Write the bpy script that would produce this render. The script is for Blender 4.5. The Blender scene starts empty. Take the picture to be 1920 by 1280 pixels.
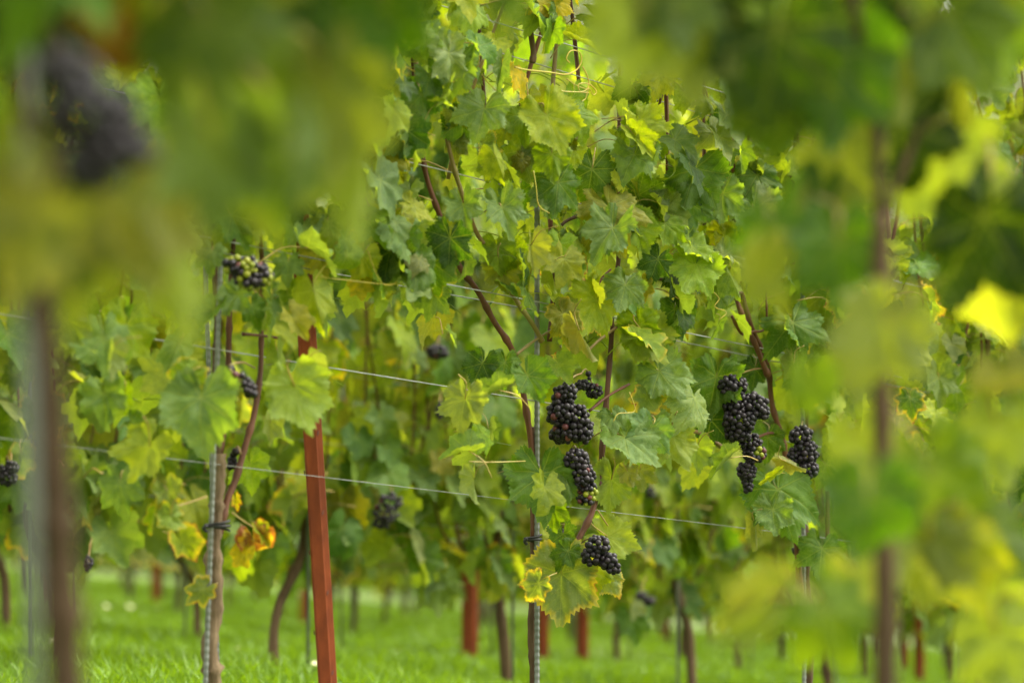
import bpy, math, random
import numpy as np
from mathutils import Vector, Matrix, noise

# ------------------------------------------------------------------ scene, camera, light
scene = bpy.context.scene
col = scene.collection
F = 4533.0                                   # focal length in photo pixels (85 mm on 36 mm)
CX, CY = 960.0, 640.0

cam_d = bpy.data.cameras.new('camera')
cam_d.lens = 85.0; cam_d.sensor_width = 36.0
cam_d.clip_start = 0.05; cam_d.clip_end = 2000.0
cam_d.dof.use_dof = True
cam_d.dof.focus_distance = 4.55
cam_d.dof.aperture_fstop = 2.5
cam = bpy.data.objects.new('camera', cam_d)
cam.location = (0, 0, 0)
cam.rotation_euler = (math.radians(90), 0, 0)
col.objects.link(cam)
scene.camera = cam

SUN_EL, SUN_AZ = 60.0, 66.0                   # azimuth clockwise from +Y (view direction)
world = bpy.data.worlds.new('World'); scene.world = world
world.use_nodes = True
wn, wl = world.node_tree.nodes, world.node_tree.links
bg = wn['Background']
sky = wn.new('ShaderNodeTexSky')
sky.sky_type = 'NISHITA'; sky.sun_disc = False
sky.sun_elevation = math.radians(SUN_EL); sky.sun_rotation = math.radians(SUN_AZ)
sky.air_density = 1.0; sky.dust_density = 3.0; sky.ozone_density = 1.0
hs = wn.new('ShaderNodeHueSaturation'); hs.inputs['Saturation'].default_value = 0.0
wb = wn.new('ShaderNodeMix'); wb.data_type = 'RGBA'; wb.blend_type = 'MULTIPLY'; wb.inputs[0].default_value = 1.0
wb.inputs[7].default_value = (1.0, .98, .88, 1)      # even pale cloud cover
wl.new(sky.outputs[0], hs.inputs['Color']); wl.new(hs.outputs[0], wb.inputs[6]); wl.new(wb.outputs[2], bg.inputs['Color'])
bg.inputs['Strength'].default_value = 0.15

sun_d = bpy.data.lights.new('sun', 'SUN')
sun_d.energy = 1.25; sun_d.angle = math.radians(50); sun_d.color = (1.0, 0.94, 0.82)
sun = bpy.data.objects.new('sun', sun_d)
_a, _e = math.radians(SUN_AZ), math.radians(SUN_EL)
sdir = Vector((math.sin(_a)*math.cos(_e), math.cos(_a)*math.cos(_e), math.sin(_e)))
sun.rotation_euler = sdir.to_track_quat('Z', 'Y').to_euler()
col.objects.link(sun)

scene.view_settings.view_transform = 'Standard'
scene.view_settings.look = 'None'
scene.view_settings.gamma = 1.0
scene.view_settings.exposure = 2.48
scene.render.engine = 'CYCLES'
scene.cycles.max_bounces = 8
scene.cycles.transparent_max_bounces = 8
scene.cycles.use_denoising = True

# ------------------------------------------------------------------ geometry of the place
U = Vector((.7228, .6912, 0.0))              # direction of the vine rows
NRM = Vector((.6912, -.7228, 0.0))           # across the rows, towards the camera side
ROWANG = math.atan2(U.y, U.x)
GA, GB, GC = -.0858, -.102, -.301            # hillside plane

def gz(x, y): return GA*x + GB*y + GC
def at(px, py, d): return Vector(((px-CX)/F*d, d, (CY-py)/F*d))
def pix(p): return (CX + F*p.x/max(p.y, .05), CY - F*p.z/max(p.y, .05))
ROWD = [1.97, 4.5] + [4.5 + 2.5*k for k in range(1, 12)]
def rowpt(k, s):
    p = at(1005, 640, ROWD[k]); p.z = 0
    p = p + U*s
    p.z = gz(p.x, p.y)
    return p
def row_s(k, px):
    q = (px-CX)/F; p = at(1005, 640, ROWD[k])
    return (q*p.y - p.x)/(U.x - q*U.y)
def row_depth(k, px):
    return rowpt(k, row_s(k, px)).y

# ------------------------------------------------------------------ helpers
def tag(o, label=None, cat=None, group=None, kind=None):
    if label: o['label'] = label
    if cat: o['category'] = cat
    if group: o['group'] = group
    if kind: o['kind'] = kind
    return o
def link(name, me, parent=None, mat=None):
    o = bpy.data.objects.new(name, me)
    if mat is not None and me is not None and len(me.materials) == 0: me.materials.append(mat)
    if parent is not None: o.parent = parent
    col.objects.link(o)
    return o
def empty(name, loc, rz=0.0):
    o = bpy.data.objects.new(name, None)
    o.empty_display_size = .05
    o.location = loc; o.rotation_euler = (0, 0, rz)
    col.objects.link(o)
    return o
def mat_of(o):
    return Matrix.Translation(o.location) @ o.rotation_euler.to_matrix().to_4x4()
def mesh_from(name, V, Fc, mat=None, smooth=True):
    me = bpy.data.meshes.new(name)
    me.from_pydata([tuple(v) for v in V], [], [tuple(f) for f in Fc])
    if smooth: me.polygons.foreach_set('use_smooth', [True]*len(me.polygons))
    if mat: me.materials.append(mat)
    me.update()
    return me
def smooth_path(pts, n=6):
    """Catmull-Rom through control points."""
    P = [Vector(p) for p in pts]
    if len(P) < 3:
        return [P[0].lerp(P[-1], i/n) for i in range(n+1)]
    Q = [P[0]*2-P[1]] + P + [P[-1]*2-P[-2]]
    out = []
    for i in range(1, len(Q)-2):
        a, b, c, d = Q[i-1], Q[i], Q[i+1], Q[i+2]
        for j in range(n):
            t = j/n
            out.append(.5*((2*b)+(c-a)*t+(2*a-5*b+4*c-d)*t*t+(3*b-a-3*c+d)*t**3))
    out.append(P[-1])
    return out
def tube_geo(path, rad, sides=7, V=None, Fc=None):
    V = [] if V is None else V; Fc = [] if Fc is None else Fc
    n = len(path)
    rads = rad if isinstance(rad, (list, tuple)) else [rad]*n
    up = Vector((.31, .17, .93)); rings = []
    for i, p in enumerate(path):
        t = (path[min(i+1, n-1)]-path[max(i-1, 0)])
        t = t.normalized() if t.length > 1e-9 else Vector((0, 0, 1))
        a = up - t*up.dot(t)
        if a.length < 1e-3: a = t.orthogonal()
        a.normalize(); b = t.cross(a); up = a
        base = len(V)
        for k in range(sides):
            an = 2*math.pi*k/sides
            V.append(p + (a*math.cos(an)+b*math.sin(an))*rads[i])
        rings.append(base)
    for i in range(n-1):
        for k in range(sides):
            k2 = (k+1) % sides
            Fc.append((rings[i]+k, rings[i]+k2, rings[i+1]+k2, rings[i+1]+k))
    Fc.append(tuple(rings[0]+k for k in reversed(range(sides))))
    Fc.append(tuple(rings[-1]+k for k in range(sides)))
    return V, Fc
def cane_radii(path, r0, r1, rng, node=.07):
    out = []; L = 0.0; n = len(path); ph = rng.random()*node
    for i, p in enumerate(path):
        if i: L += (p-path[i-1]).length
        r = r0+(r1-r0)*i/(n-1)
        q = ((L+ph) % node)/node
        out.append(r*(1.0+.38*math.exp(-((q-.5)/.10)**2)))
    return out

# ------------------------------------------------------------------ materials
def new_mat(name):
    m = bpy.data.materials.new(name); m.use_nodes = True
    nt = m.node_tree; nt.nodes.clear()
    out = nt.nodes.new('ShaderNodeOutputMaterial')
    return m, nt, out
class NT:
    def __init__(s, nt): s.nt = nt
    def n(s, typ, **kw):
        x = s.nt.nodes.new('ShaderNode'+typ)
        for k, v in kw.items(): setattr(x, k, v)
        return x
    def set(s, sock, v):
        if hasattr(v, 'is_output'): s.nt.links.new(v, sock)
        else: sock.default_value = v
    def math(s, op, a, b=None, c=None, clamp=False):
        x = s.n('Math', operation=op, use_clamp=clamp); s.set(x.inputs[0], a)
        if b is not None: s.set(x.inputs[1], b)
        if c is not None: s.set(x.inputs[2], c)
        return x.outputs[0]
    def mix(s, f, a, b, mode='MIX'):
        x = s.n('Mix', data_type='RGBA', blend_type=mode)
        s.set(x.inputs[0], f); s.set(x.inputs[6], a); s.set(x.inputs[7], b)
        return x.outputs[2]
    def noise(s, vec, scale, detail=3, rough=.5):
        x = s.n('TexNoise'); s.set(x.inputs['Vector'], vec)
        x.inputs['Scale'].default_value = scale; x.inputs['Detail'].default_value = detail
        x.inputs['Roughness'].default_value = rough
        return x.outputs['Fac']
    def ramp(s, v, lo, hi, a=0.0, b=1.0):
        x = s.n('MapRange', interpolation_type='SMOOTHSTEP'); s.set(x.inputs[0], v)
        x.inputs[1].default_value = lo; x.inputs[2].default_value = hi
        x.inputs[3].default_value = a; x.inputs[4].default_value = b
        return x.outputs[0]

def leaf_material(name, source):
    """source 'object': colour and browning from the object; 'attr': from a colour attribute."""
    m, nt, out = new_mat(name); T = NT(nt)
    if source == 'object':
        oi = T.n('ObjectInfo'); C, A, rnd = oi.outputs['Color'], oi.outputs['Alpha'], oi.outputs['Random']
    else:
        at_ = T.n('Attribute', attribute_name='tint'); C, A = at_.outputs['Color'], at_.outputs['Alpha']; rnd = 0.37
    A = T.math('MULTIPLY_ADD', A, 1.2, -.7)
    uv = T.n('UVMap', uv_map='vein'); sx = T.n('SeparateXYZ'); nt.links.new(uv.outputs[0], sx.inputs[0])
    al, pe = sx.outputs[0], sx.outputs[1]                  # along and beside the nearest main vein
    uv2 = T.n('UVMap', uv_map='blade'); s2 = T.n('SeparateXYZ'); nt.links.new(uv2.outputs[0], s2.inputs[0])
    vec = T.n('CombineXYZ'); nt.links.new(s2.outputs[0], vec.inputs[0]); nt.links.new(s2.outputs[1], vec.inputs[1])
    T.set(vec.inputs[2], T.math('MULTIPLY', rnd, 40.0))
    v = vec.outputs[0]
    w1 = T.math('MULTIPLY_ADD', al, -.012, .018)
    main = T.ramp(T.math('DIVIDE', pe, w1), .6, 1.25, 1.0, 0.0)
    st = T.math('SUBTRACT', al, T.math('MULTIPLY', pe, .85))
    fr = T.math('ABSOLUTE', T.math('SUBTRACT', T.math('FRACT', T.math('DIVIDE', st, .135)), .5))
    sec = T.ramp(fr, .42, .49, 0.0, .55)
    veins = T.math('MAXIMUM', main, sec)
    n1 = T.noise(v, 3.0, 4, .55); n2 = T.noise(v, 44.0, 3, .65); n3 = T.noise(v, 9.0, 4, .6)
    base = T.mix(T.ramp(n1, .38, .66), C, T.mix(1.0, C, (.62, .72, .6, 1), 'MULTIPLY'))
    base = T.mix(T.ramp(n3, .5, .75, 0, .35), base, T.mix(1.0, C, (1.5, 1.25, .8, 1), 'MULTIPLY'))
    base = T.mix(T.math('MULTIPLY', veins, .30), base, (.30, .35, .07, 1))
    # spray residue and fine pale speckle
    speck = T.math('MULTIPLY', T.ramp(n2, .56, .68), T.ramp(n3, .42, .62))
    amt = T.ramp(rnd, .2, .9, .05, .5) if source == 'object' else .2
    base = T.mix(T.math('MULTIPLY', speck, amt), base, (.42, .47, .33, 1))
    # paler, greyer lower face
    geo = T.n('NewGeometry')
    back = T.mix(.38, base, (.21, .25, .075, 1))
    base = T.mix(geo.outputs['Backfacing'], base, back)
    # dry margins
    rr = T.n('UVMap', uv_map='rim'); s3 = T.n('SeparateXYZ'); nt.links.new(rr.outputs[0], s3.inputs[0])
    rim = T.math('ADD', T.math('ADD', s3.outputs[0], T.math('MULTIPLY_ADD', n1, .7, -.35)), A)
    yel = T.ramp(rim, .86, 1.12, 0, .8); dry = T.ramp(rim, 1.1, 1.2)
    base = T.mix(yel, base, (.44, .33, .03, 1)); base = T.mix(dry, base, (.23, .085, .03, 1))
    hgt = T.math('ADD', T.math('MULTIPLY', veins, -.8), T.math('ADD', T.math('MULTIPLY', n2, .45), T.math('MULTIPLY', n3, .8)))
    bump = T.n('Bump'); bump.inputs['Strength'].default_value = .85; bump.inputs['Distance'].default_value = .003
    nt.links.new(hgt, bump.inputs['Height'])
    pr = T.n('BsdfPrincipled'); nt.links.new(base, pr.inputs['Base Color']); nt.links.new(bump.outputs[0], pr.inputs['Normal'])
    T.set(pr.inputs['Roughness'], T.ramp(n3, .3, .7, .40, .6)); pr.inputs['Specular IOR Level'].default_value = .28
    tr = T.n('BsdfTranslucent')
    tc = T.mix(1.0, base, (2.3, 2.12, .36, 1), 'MULTIPLY'); nt.links.new(tc, tr.inputs['Color'])
    mx = T.n('MixShader'); mx.inputs[0].default_value = .50
    nt.links.new(pr.outputs[0], mx.inputs[1]); nt.links.new(tr.outputs[0], mx.inputs[2])
    nt.links.new(mx.outputs[0], out.inputs[0])
    return m

def simple_mat(name, c1, c2, scale=40, rough=.6, stretch=(1, 1, 1), bump=.3, spec=.4, bdist=.004, metal=0.0, trans=0.0):
    m, nt, out = new_mat(name); T = NT(nt)
    tc = T.n('TexCoord'); mp = T.n('Mapping'); mp.inputs['Scale'].default_value = stretch
    nt.links.new(tc.outputs['Object'], mp.inputs['Vector'])
    n1 = T.noise(mp.outputs[0], scale, 5, .6); n2 = T.noise(mp.outputs[0], scale*.18, 3, .5)
    f = T.ramp(T.math('MULTIPLY_ADD', n2, .6, T.math('MULTIPLY', n1, .5)), .38, .72)
    pr = T.n('BsdfPrincipled'); nt.links.new(T.mix(f, (*c1, 1), (*c2, 1)), pr.inputs['Base Color'])
    pr.inputs['Roughness'].default_value = rough; pr.inputs['Specular IOR Level'].default_value = spec
    pr.inputs['Metallic'].default_value = metal
    b = T.n('Bump'); b.inputs['Strength'].default_value = bump; b.inputs['Distance'].default_value = bdist
    nt.links.new(n1, b.inputs['Height']); nt.links.new(b.outputs[0], pr.inputs['Normal'])
    if trans:
        tr = T.n('BsdfTranslucent'); tr.inputs['Color'].default_value = (c2[0]*1.4, c2[1]*1.3, c2[2]*.6, 1)
        mx = T.n('MixShader'); mx.inputs[0].default_value = trans
        nt.links.new(pr.outputs[0], mx.inputs[1]); nt.links.new(tr.outputs[0], mx.inputs[2])
        nt.links.new(mx.outputs[0], out.inputs[0])
    else:
        nt.links.new(pr.outputs[0], out.inputs[0])
    return m

def berry_mat(name, c1, c2, bloom, rough=.38):
    m, nt, out = new_mat(name); T = NT(nt)
    oi = T.n('ObjectInfo'); tc = T.n('TexCoord')
    va = T.n('VectorMath', operation='ADD'); nt.links.new(tc.outputs['Object'], va.inputs[0]); nt.links.new(oi.outputs['Location'], va.inputs[1])
    n1 = T.noise(va.outputs[0], 260, 4, .6); n2 = T.noise(va.outputs[0], 70, 2, .5)
    c = T.mix(oi.outputs['Random'], (*c1, 1), (*c2, 1))
    c = T.mix(T.math('MULTIPLY', T.ramp(T.math('MULTIPLY_ADD', n2, .6, T.math('MULTIPLY', n1, .4)), .36, .62), bloom), c, (.17, .165, .20, 1))
    pr = T.n('BsdfPrincipled'); nt.links.new(c, pr.inputs['Base Color'])
    T.set(pr.inputs['Roughness'], T.ramp(n1, .3, .7, rough-.06, rough+.14)); pr.inputs['Specular IOR Level'].default_value = .24
    nt.links.new(pr.outputs[0], out.inputs[0])
    return m

M = {}
M['leaf'] = leaf_material('vine_leaf', 'object')
M['foliage'] = leaf_material('vine_foliage', 'attr')
M['petiole'] = simple_mat('petiole', (.30, .16, .05), (.34, .30, .07), 60, .5, bump=.1)
M['cane'] = simple_mat('cane_bark', (.060, .020, .009), (.13, .046, .020), 70, .6, (1, 1, .15), .35)
M['greencane'] = simple_mat('green_cane', (.17, .15, .035), (.20, .11, .045), 30, .5, (1, 1, .3), .2)
M['bark'] = simple_mat('trunk_bark', (.080, .052, .030), (.21, .15, .09), 90, .85, (1, 1, .12), .9, .2, .006)
M['bark2'] = simple_mat('trunk_bark_red', (.055, .033, .018), (.125, .078, .044), 90, .8, (1, 1, .12), .8, .2, .006)
M['rod'] = simple_mat('galvanised_rod', (.11, .12, .108), (.19, .20, .185), 120, .5, (1, 1, .3), .3, .5, .001, .35)
M['wire'] = simple_mat('galvanised_wire', (.20, .21, .20), (.33, .34, .32), 200, .5, bump=.1, metal=.5)
M['red'] = simple_mat('rust_red_steel', (.115, .028, .011), (.215, .050, .016), 55, .75, (1, 1, .35), .35, .12, .001)
M['reddark'] = simple_mat('rust_dark', (.07, .022, .014), (.13, .035, .02), 80, .7, bump=.2)
M['tie'] = simple_mat('black_tie', (.012, .012, .014), (.03, .03, .033), 60, .5, bump=.1)
M['tendril'] = simple_mat('tendril', (.33, .22, .015), (.28, .25, .02), 50, .45, bump=.05)
M['stalk'] = simple_mat('bunch_stalk', (.16, .15, .04), (.20, .10, .04), 60, .55, bump=.1)
M['berry'] = berry_mat('ripe_berry', (.0045, .0035, .0055), (.010, .005, .007), .07)
M['berry_red'] = berry_mat('turning_berry', (.06, .010, .012), (.12, .03, .02), .1)
M['berry_green'] = berry_mat('green_berry', (.13, .16, .006), (.19, .20, .008), .05, .38)
M['grass'] = simple_mat('grass_blade', (.088, .178, .004), (.150, .262, .008), 3.0, .5, bump=0, trans=.42)
M['ground'] = simple_mat('turf', (.04, .072, .008), (.085, .125, .014), 6, .9, bump=.6, bdist=.02)
M['wood'] = simple_mat('wood_leaves', (.06, .085, .018), (.12, .14, .035), .4, .7, bump=0, trans=.2)
M['stem'] = simple_mat('dark_stem', (.030, .017, .008), (.070, .042, .020), 60, .8, (1, 1, .15), .6, .2, .004)
M['flower'] = simple_mat('pale_petal', (.42, .42, .22), (.5, .5, .3), 30, .6, bump=0)

# ------------------------------------------------------------------ vine leaf meshes
VEINS = [0, 52, -52, 104, -104, 152, -152]
OUT = [(0, 1.12), (6, 1.02), (16, .86), (26, .75), (36, .81), (46, .92), (52, .98), (60, .86), (70, .76), (78, .70), (90, .75), (100, .80), (108, .78),
       (118, .69), (128, .66), (142, .71), (154, .70), (164, .56), (170, .36), (172, .22)]
def leaf_geo(rng, step=4, rings=(.12, .3, .5, .7, .86, 1.0), fold=0.0, droop=.15, cup=0.0, wave=.07, crumple=.03, curl=0.0, petiole=True, teeth=.045):
    """unit vine leaf: origin where the stalk meets the blade, tip along +Y, upper face +Z."""
    th = np.arange(-172, 172.1, step)
    sn = rng.uniform(.80, 1.12); asym = rng.uniform(-.09, .09); wid = rng.uniform(.86, 1.04)
    ctl = np.array([(a, r*(sn if a in (26, 78, 128) else 1.0)) for a, r in OUT])
    r0 = np.interp(np.abs(th), ctl[:, 0], ctl[:, 1])
    k = r0*(1+np.array([.09*noise.noise(Vector((t*.03, 3.3, rng.random()*.2+sn*40))) for t in th]))
    tooth = np.where(np.arange(len(th)) % 2 == 0, 1.0, -1.0)
    k = k*(1+teeth*tooth*np.array([rng.uniform(.5, 1.3) for _ in th])) * (1+asym*np.sign(th))
    ph = [rng.uniform(0, 6.28) for _ in range(4)]; sd = rng.uniform(0, 50)
    V = [(0, 0, 0)]; vein = [(0, 0)]; rim = [0.0]; flat = [(0, 0)]
    for f in rings:
        for i, t in enumerate(th):
            rad = k[i]*f if f > .8 else (r0[i]*(1+asym*np.sign(t)))*f
            a = math.radians(t)
            x, y = rad*math.sin(a)*wid, rad*math.cos(a)
            dv = min(abs(t-v) for v in VEINS)
            al, pe = rad*math.cos(math.radians(dv)), rad*math.sin(math.radians(dv))
            z = -.016*math.exp(-(pe/.05)**2)*min(1, f*3)
            z += cup*rad*rad + wave*rad*rad*(math.sin(2*a+ph[0])+.8*math.sin(3*a+ph[1])+.5*math.sin(5*a+ph[2]))
            z -= droop*max(y, 0)**2
            z += crumple*2*noise.noise(Vector((x*3.2, y*3.2, sd)))*min(1, f*2)
            z += crumple*1.3*noise.noise(Vector((x*8, y*8, sd+9)))*f
            if fold:
                sg = 1 if x >= 0 else -1
                x, z = sg*abs(x)*math.cos(fold)-z*sg*math.sin(fold)*.3, z+abs(x)*math.sin(fold)
            if curl:                                   # roll the blade about the X axis towards the tip
                an = curl*max(y+.15, 0)
                yy = math.sin(an)/curl-.15 if y > -.15 else y
                zz = -(1-math.cos(an))/curl
                y, z = yy - z*math.sin(-an)*.0, zz + z*math.cos(an)
            V.append((x, y, z)); vein.append((al, pe)); rim.append(f); flat.append((rad*math.sin(a), rad*math.cos(a)))
    n = len(th); Fc = []
    for i in range(n-1): Fc.append((0, 1+i+1, 1+i))
    for q in range(len(rings)-1):
        b0, b1 = 1+q*n, 1+(q+1)*n
        for i in range(n-1): Fc.append((b0+i, b0+i+1, b1+i+1, b1+i))
    nblade = len(Fc)
    if petiole:
        p1 = Vector((rng.uniform(-.2, .2), -.5, -.42)); p2 = Vector((rng.uniform(-.3, .3), -.75, -1.15))
        path = smooth_path([(0, .02, -.012), p1, p2], 3)
        W, G = tube_geo(path, [.02]*len(path), 4)
        o = len(V); V += [tuple(w) for w in W]; Fc += [tuple(j+o for j in g) for g in G]
        vein += [(0, 0)]*len(W); rim += [0.0]*len(W); flat += [(0, 0)]*len(W)
    return V, Fc, nblade, vein, rim, flat
def leaf_mesh(name, geo):
    V, Fc, nb, vein, rim, flat = geo
    me = mesh_from(name, V, Fc, M['leaf']); me.materials.append(M['petiole'])
    me.polygons.foreach_set('material_index', [0]*nb+[1]*(len(Fc)-nb))
    li = [l.vertex_index for l in me.loops]
    for nm, src in (('vein', vein), ('blade', flat), ('rim', [(r, 0) for r in rim])):
        uvl = me.uv_layers.new(name=nm)
        uvl.data.foreach_set('uv', [c for i in li for c in src[i]])
    return me
lr = random.Random(5)
LEAF = []
for i in range(20):
    LEAF.append(leaf_mesh('leaf', leaf_geo(lr, fold=lr.uniform(-.15, .45), droop=lr.uniform(.0, .55), cup=lr.uniform(-.35, .2), wave=lr.uniform(.06, .18), crumple=lr.uniform(.06, .13))))
FOLDED = [leaf_mesh('leaf', leaf_geo(lr, fold=f, droop=.25, wave=.05, crumple=.04)) for f in (.8, 1.05, 1.25, -.7)]
CURLED = [leaf_mesh('leaf', leaf_geo(lr, fold=.25, droop=0, wave=.12, crumple=.06, curl=c)) for c in (1.6, 2.3, 3.0)]
WILT = [leaf_mesh('leaf', leaf_geo(lr, fold=.6, droop=.1, wave=.22, crumple=.16, curl=c)) for c in (1.2, 2.2)]
LOW = [leaf_mesh('leaf', leaf_geo(lr, 8, (.35, .7, 1.0), fold=lr.uniform(-.1, .5), droop=lr.uniform(0, .4), cup=lr.uniform(-.3, .2), wave=.09, crumple=.05, teeth=.06)) for _ in range(10)]
SHAPES = {'n': LEAF, 'f': FOLDED, 'c': CURLED, 'w': WILT}

PAL = {'g': (.076, .146, .009), 'd': (.038, .086, .007), 'm': (.122, .190, .044), 'y': (.224, .272, .008), 'l': (.160, .240, .010),
       'Y': (.42, .34, .012), 'o': (.175, .178, .008), 't': (.21, .19, .055), 'b': (.19, .065, .02), 'p': (.150, .190, .05)}
def pick_tint(rng, w=(('g', 24), ('d', 8), ('m', 25), ('l', 33), ('y', 27), ('o', 6), ('Y', .9), ('p', 4))):
    tot = sum(x[1] for x in w); r = rng.random()*tot
    for k, v in w:
        r -= v
        if r <= 0: break
    c = PAL[k]; j = rng.uniform(.8, 1.22)
    a = -.52 + (rng.random()**7)*.75
    return (c[0]*j*rng.uniform(.88, 1.14), c[1]*j, c[2]*j*rng.uniform(.8, 1.2), (a+.7)/1.2)
def leaf_matrix(pos, nrm, tip, size):
    z = nrm.normalized(); y = tip - z*tip.dot(z)
    if y.length < 1e-3: y = z.orthogonal()
    y.normalize(); x = y.cross(z)
    m = Matrix((x, y, z)).transposed().to_4x4()
    return Matrix.Translation(pos) @ m @ Matrix.Scale(size, 4)
def add_leaf(parent, m, me, tint, name='leaf'):
    o = bpy.data.objects.new(name, me); o.parent = parent
    o.matrix_local = m; o.color = tint
    col.objects.link(o)
    return o

# ------------------------------------------------------------------ growing a vine (local frame: X along the row, -Y towards the camera side, Z up)
def grow_shoots(rng, n=9, top=1.95, base=.5, spread=.36):
    shoots = []
    for i in range(n):
        x = -spread + 2*spread*(i+.5)/n + rng.uniform(-.04, .04)
        y = rng.uniform(-.04, .04)
        tx, ty = x + rng.uniform(-.18, .18), rng.uniform(-.1, .1)
        h0 = base + rng.uniform(-.04, .08); h1 = top*rng.uniform(.86, 1.04)
        pts = [(x*.7, 0, h0-.03), (x, y, h0+.12), (x*.6+tx*.4 + rng.uniform(-.06, .06), rng.uniform(-.07, .07), h0+(h1-h0)*.4),
               (tx+rng.uniform(-.05, .05), rng.uniform(-.08, .08), h0+(h1-h0)*.72), (tx + rng.uniform(-.1, .1), ty*1.6, h1)]
        shoots.append(smooth_path(pts, 8))
    return shoots
def shoot_leaves(rng, shoots, low=.42, node=.066, size=(.044, .078), lateral=.45):
    """(position, normal, tip direction, size) of every leaf, local frame"""
    L = []
    for sh in shoots:
        acc = 0.0; side = rng.choice((-1, 1))
        for i in range(1, len(sh)):
            acc += (sh[i]-sh[i-1]).length
            while acc > node:
                acc -= node; side = -side
                p = sh[i].lerp(sh[i-1], rng.random())
                if p.z < low: continue
                for lat in range(2 if rng.random() < lateral else 1):
                    sd = side if lat == 0 else rng.choice((-1, 1))
                    out = Vector((rng.uniform(-.9, .9), sd*rng.uniform(.5, 1.1), rng.uniform(-.1, .3))).normalized()
                    sz = rng.uniform(*size)*(.72 if lat else 1.0)*(1.0 if p.z < 1.5 else .85)
                    pos = p + out*rng.uniform(.05, .15) + Vector((0, 0, rng.uniform(-.02, .04)))
                    nr = Vector((out.x+rng.gauss(0, .35), out.y*1.1+rng.gauss(0, .3), .55+rng.gauss(0, .38)))
                    tp = Vector((out.x*.5+rng.gauss(0, .4), out.y*.3, -1.0))
                    L.append((pos, nr, tp, sz))
    return L
def pick_shape(rng, detail=True):
    if not detail: return rng.choice(LOW)
    r = rng.random()
    return rng.choice(LEAF if r < .78 else FOLDED if r < .9 else CURLED if r < .97 else WILT)
def cane_mesh(rng, path, r0=.0042, r1=.002, mat='cane', sides=6):
    V, Fc = tube_geo(path, cane_radii(path, r0, r1, rng), sides)
    return mesh_from('cane', V, Fc, M[mat])
def trunk_mesh(rng, pts, r=.013, mat='bark', sides=9):
    path = smooth_path(pts, 7); n = len(path)
    rad = [r*(1.15-.3*i/n)*(1+.16*noise.noise(Vector((i*.6, rng.random()*.3, r*900)))) * (1.28 if rng.random() < .1 else 1) for i in range(n)]
    V, Fc = tube_geo(path, rad, sides)
    V = [v + Vector((noise.noise(v*130), noise.noise(v*130+Vector((7, 1, 2))), 0))*r*.22 for v in V]
    return mesh_from('trunk', V, Fc, M[mat])

# ------------------------------------------------------------------ grapes
def ico(sub):
    import bmesh
    bm = bmesh.new(); bmesh.ops.create_icosphere(bm, subdivisions=sub, radius=1.0)
    V = [v.co.copy() for v in bm.verts]; Fc = [tuple(v.index for v in f.verts) for f in bm.faces]; bm.free()
    return V, Fc
_iv, _if = ico(3)
BERRY = {k: mesh_from('berry', [Vector((v.x, v.y, v.z*1.05)) for v in _iv], _if, M[m]) for k, m in (('b', 'berry'), ('r', 'berry_red'), ('g', 'berry_green'))}
_iv2, _if2 = ico(2)
BERRY2 = {k: mesh_from('berry', _iv2, _if2, M[m]) for k, m in (('b', 'berry'), ('r', 'berry_red'), ('g', 'berry_green'))}
def bunch(px, py, d, blobs, label, rng, rb=.0062, green=0.0, red=.012, group=None, limit=170, meshes=BERRY, stalk_to=None, green_zone=None):
    """blobs: (dx, dy, rx, ry) in photo pixels about (px, py); the bunch is as deep as it is wide"""
    c = at(px, py, d); sc = d/F
    root = empty('grape_bunch', c)
    tag(root, label, 'grape bunch', group)
    B = [(Vector((dx*sc, rng.uniform(-.2, .2)*rx*sc, -dy*sc)), rx*sc, ry*sc) for dx, dy, rx, ry in blobs]
    pts = []
    tries = 0
    while tries < 14000 and len(pts) < limit:
        tries += 1
        bc, rx, rz = rng.choice(B)
        v = Vector((rng.gauss(0, 1), rng.gauss(0, 1), rng.gauss(0, 1))).normalized()
        if v.y > .75: continue
        k = rng.uniform(.72, 1.0)
        p = bc + Vector((v.x*(rx-rb)*k, v.y*(rx-rb)*.9*k, v.z*(rz-rb)*k))
        r = rb*rng.uniform(.74, 1.12)
        if all((p-q).length > (r+s)*.77 for q, s in pts): pts.append((p, r))
    for p, r in pts:
        x, z = p.x/sc, -p.z/sc
        g = green
        if green_zone: g = green_zone[4] if (abs(x-green_zone[0]) < green_zone[2] and abs(z-green_zone[1]) < green_zone[3]) else 0
        u = rng.random()
        k = 'g' if u < g else 'r' if u < g+red+g*.15 else 'b'
        o = bpy.data.objects.new('berry', meshes[k]); o.parent = root
        o.location = p; rr = r*(.88 if k == 'g' else 1); o.scale = (rr, rr, rr)
        o.rotation_euler = (rng.uniform(-.5, .5), rng.uniform(-.5, .5), rng.uniform(0, 6))
        col.objects.link(o)
    top = max(B, key=lambda b: b[0].z+b[2]); bot = min(B, key=lambda b: b[0].z-b[2])
    path = [top[0]+Vector((0, 0, top[2]*.4)), top[0].lerp(bot[0], .6)]
    if stalk_to is not None:
        path = [stalk_to-c, (stalk_to-c).lerp(path[0], .5)+Vector((0, 0, .008)), path[0], path[1]]
    sp = smooth_path(path, 4)
    V, Fc = tube_geo(sp, [.0016]*len(sp), 5)
    link('stalk', mesh_from('stalk', V, Fc, M['stalk']), root)
    return root

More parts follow.
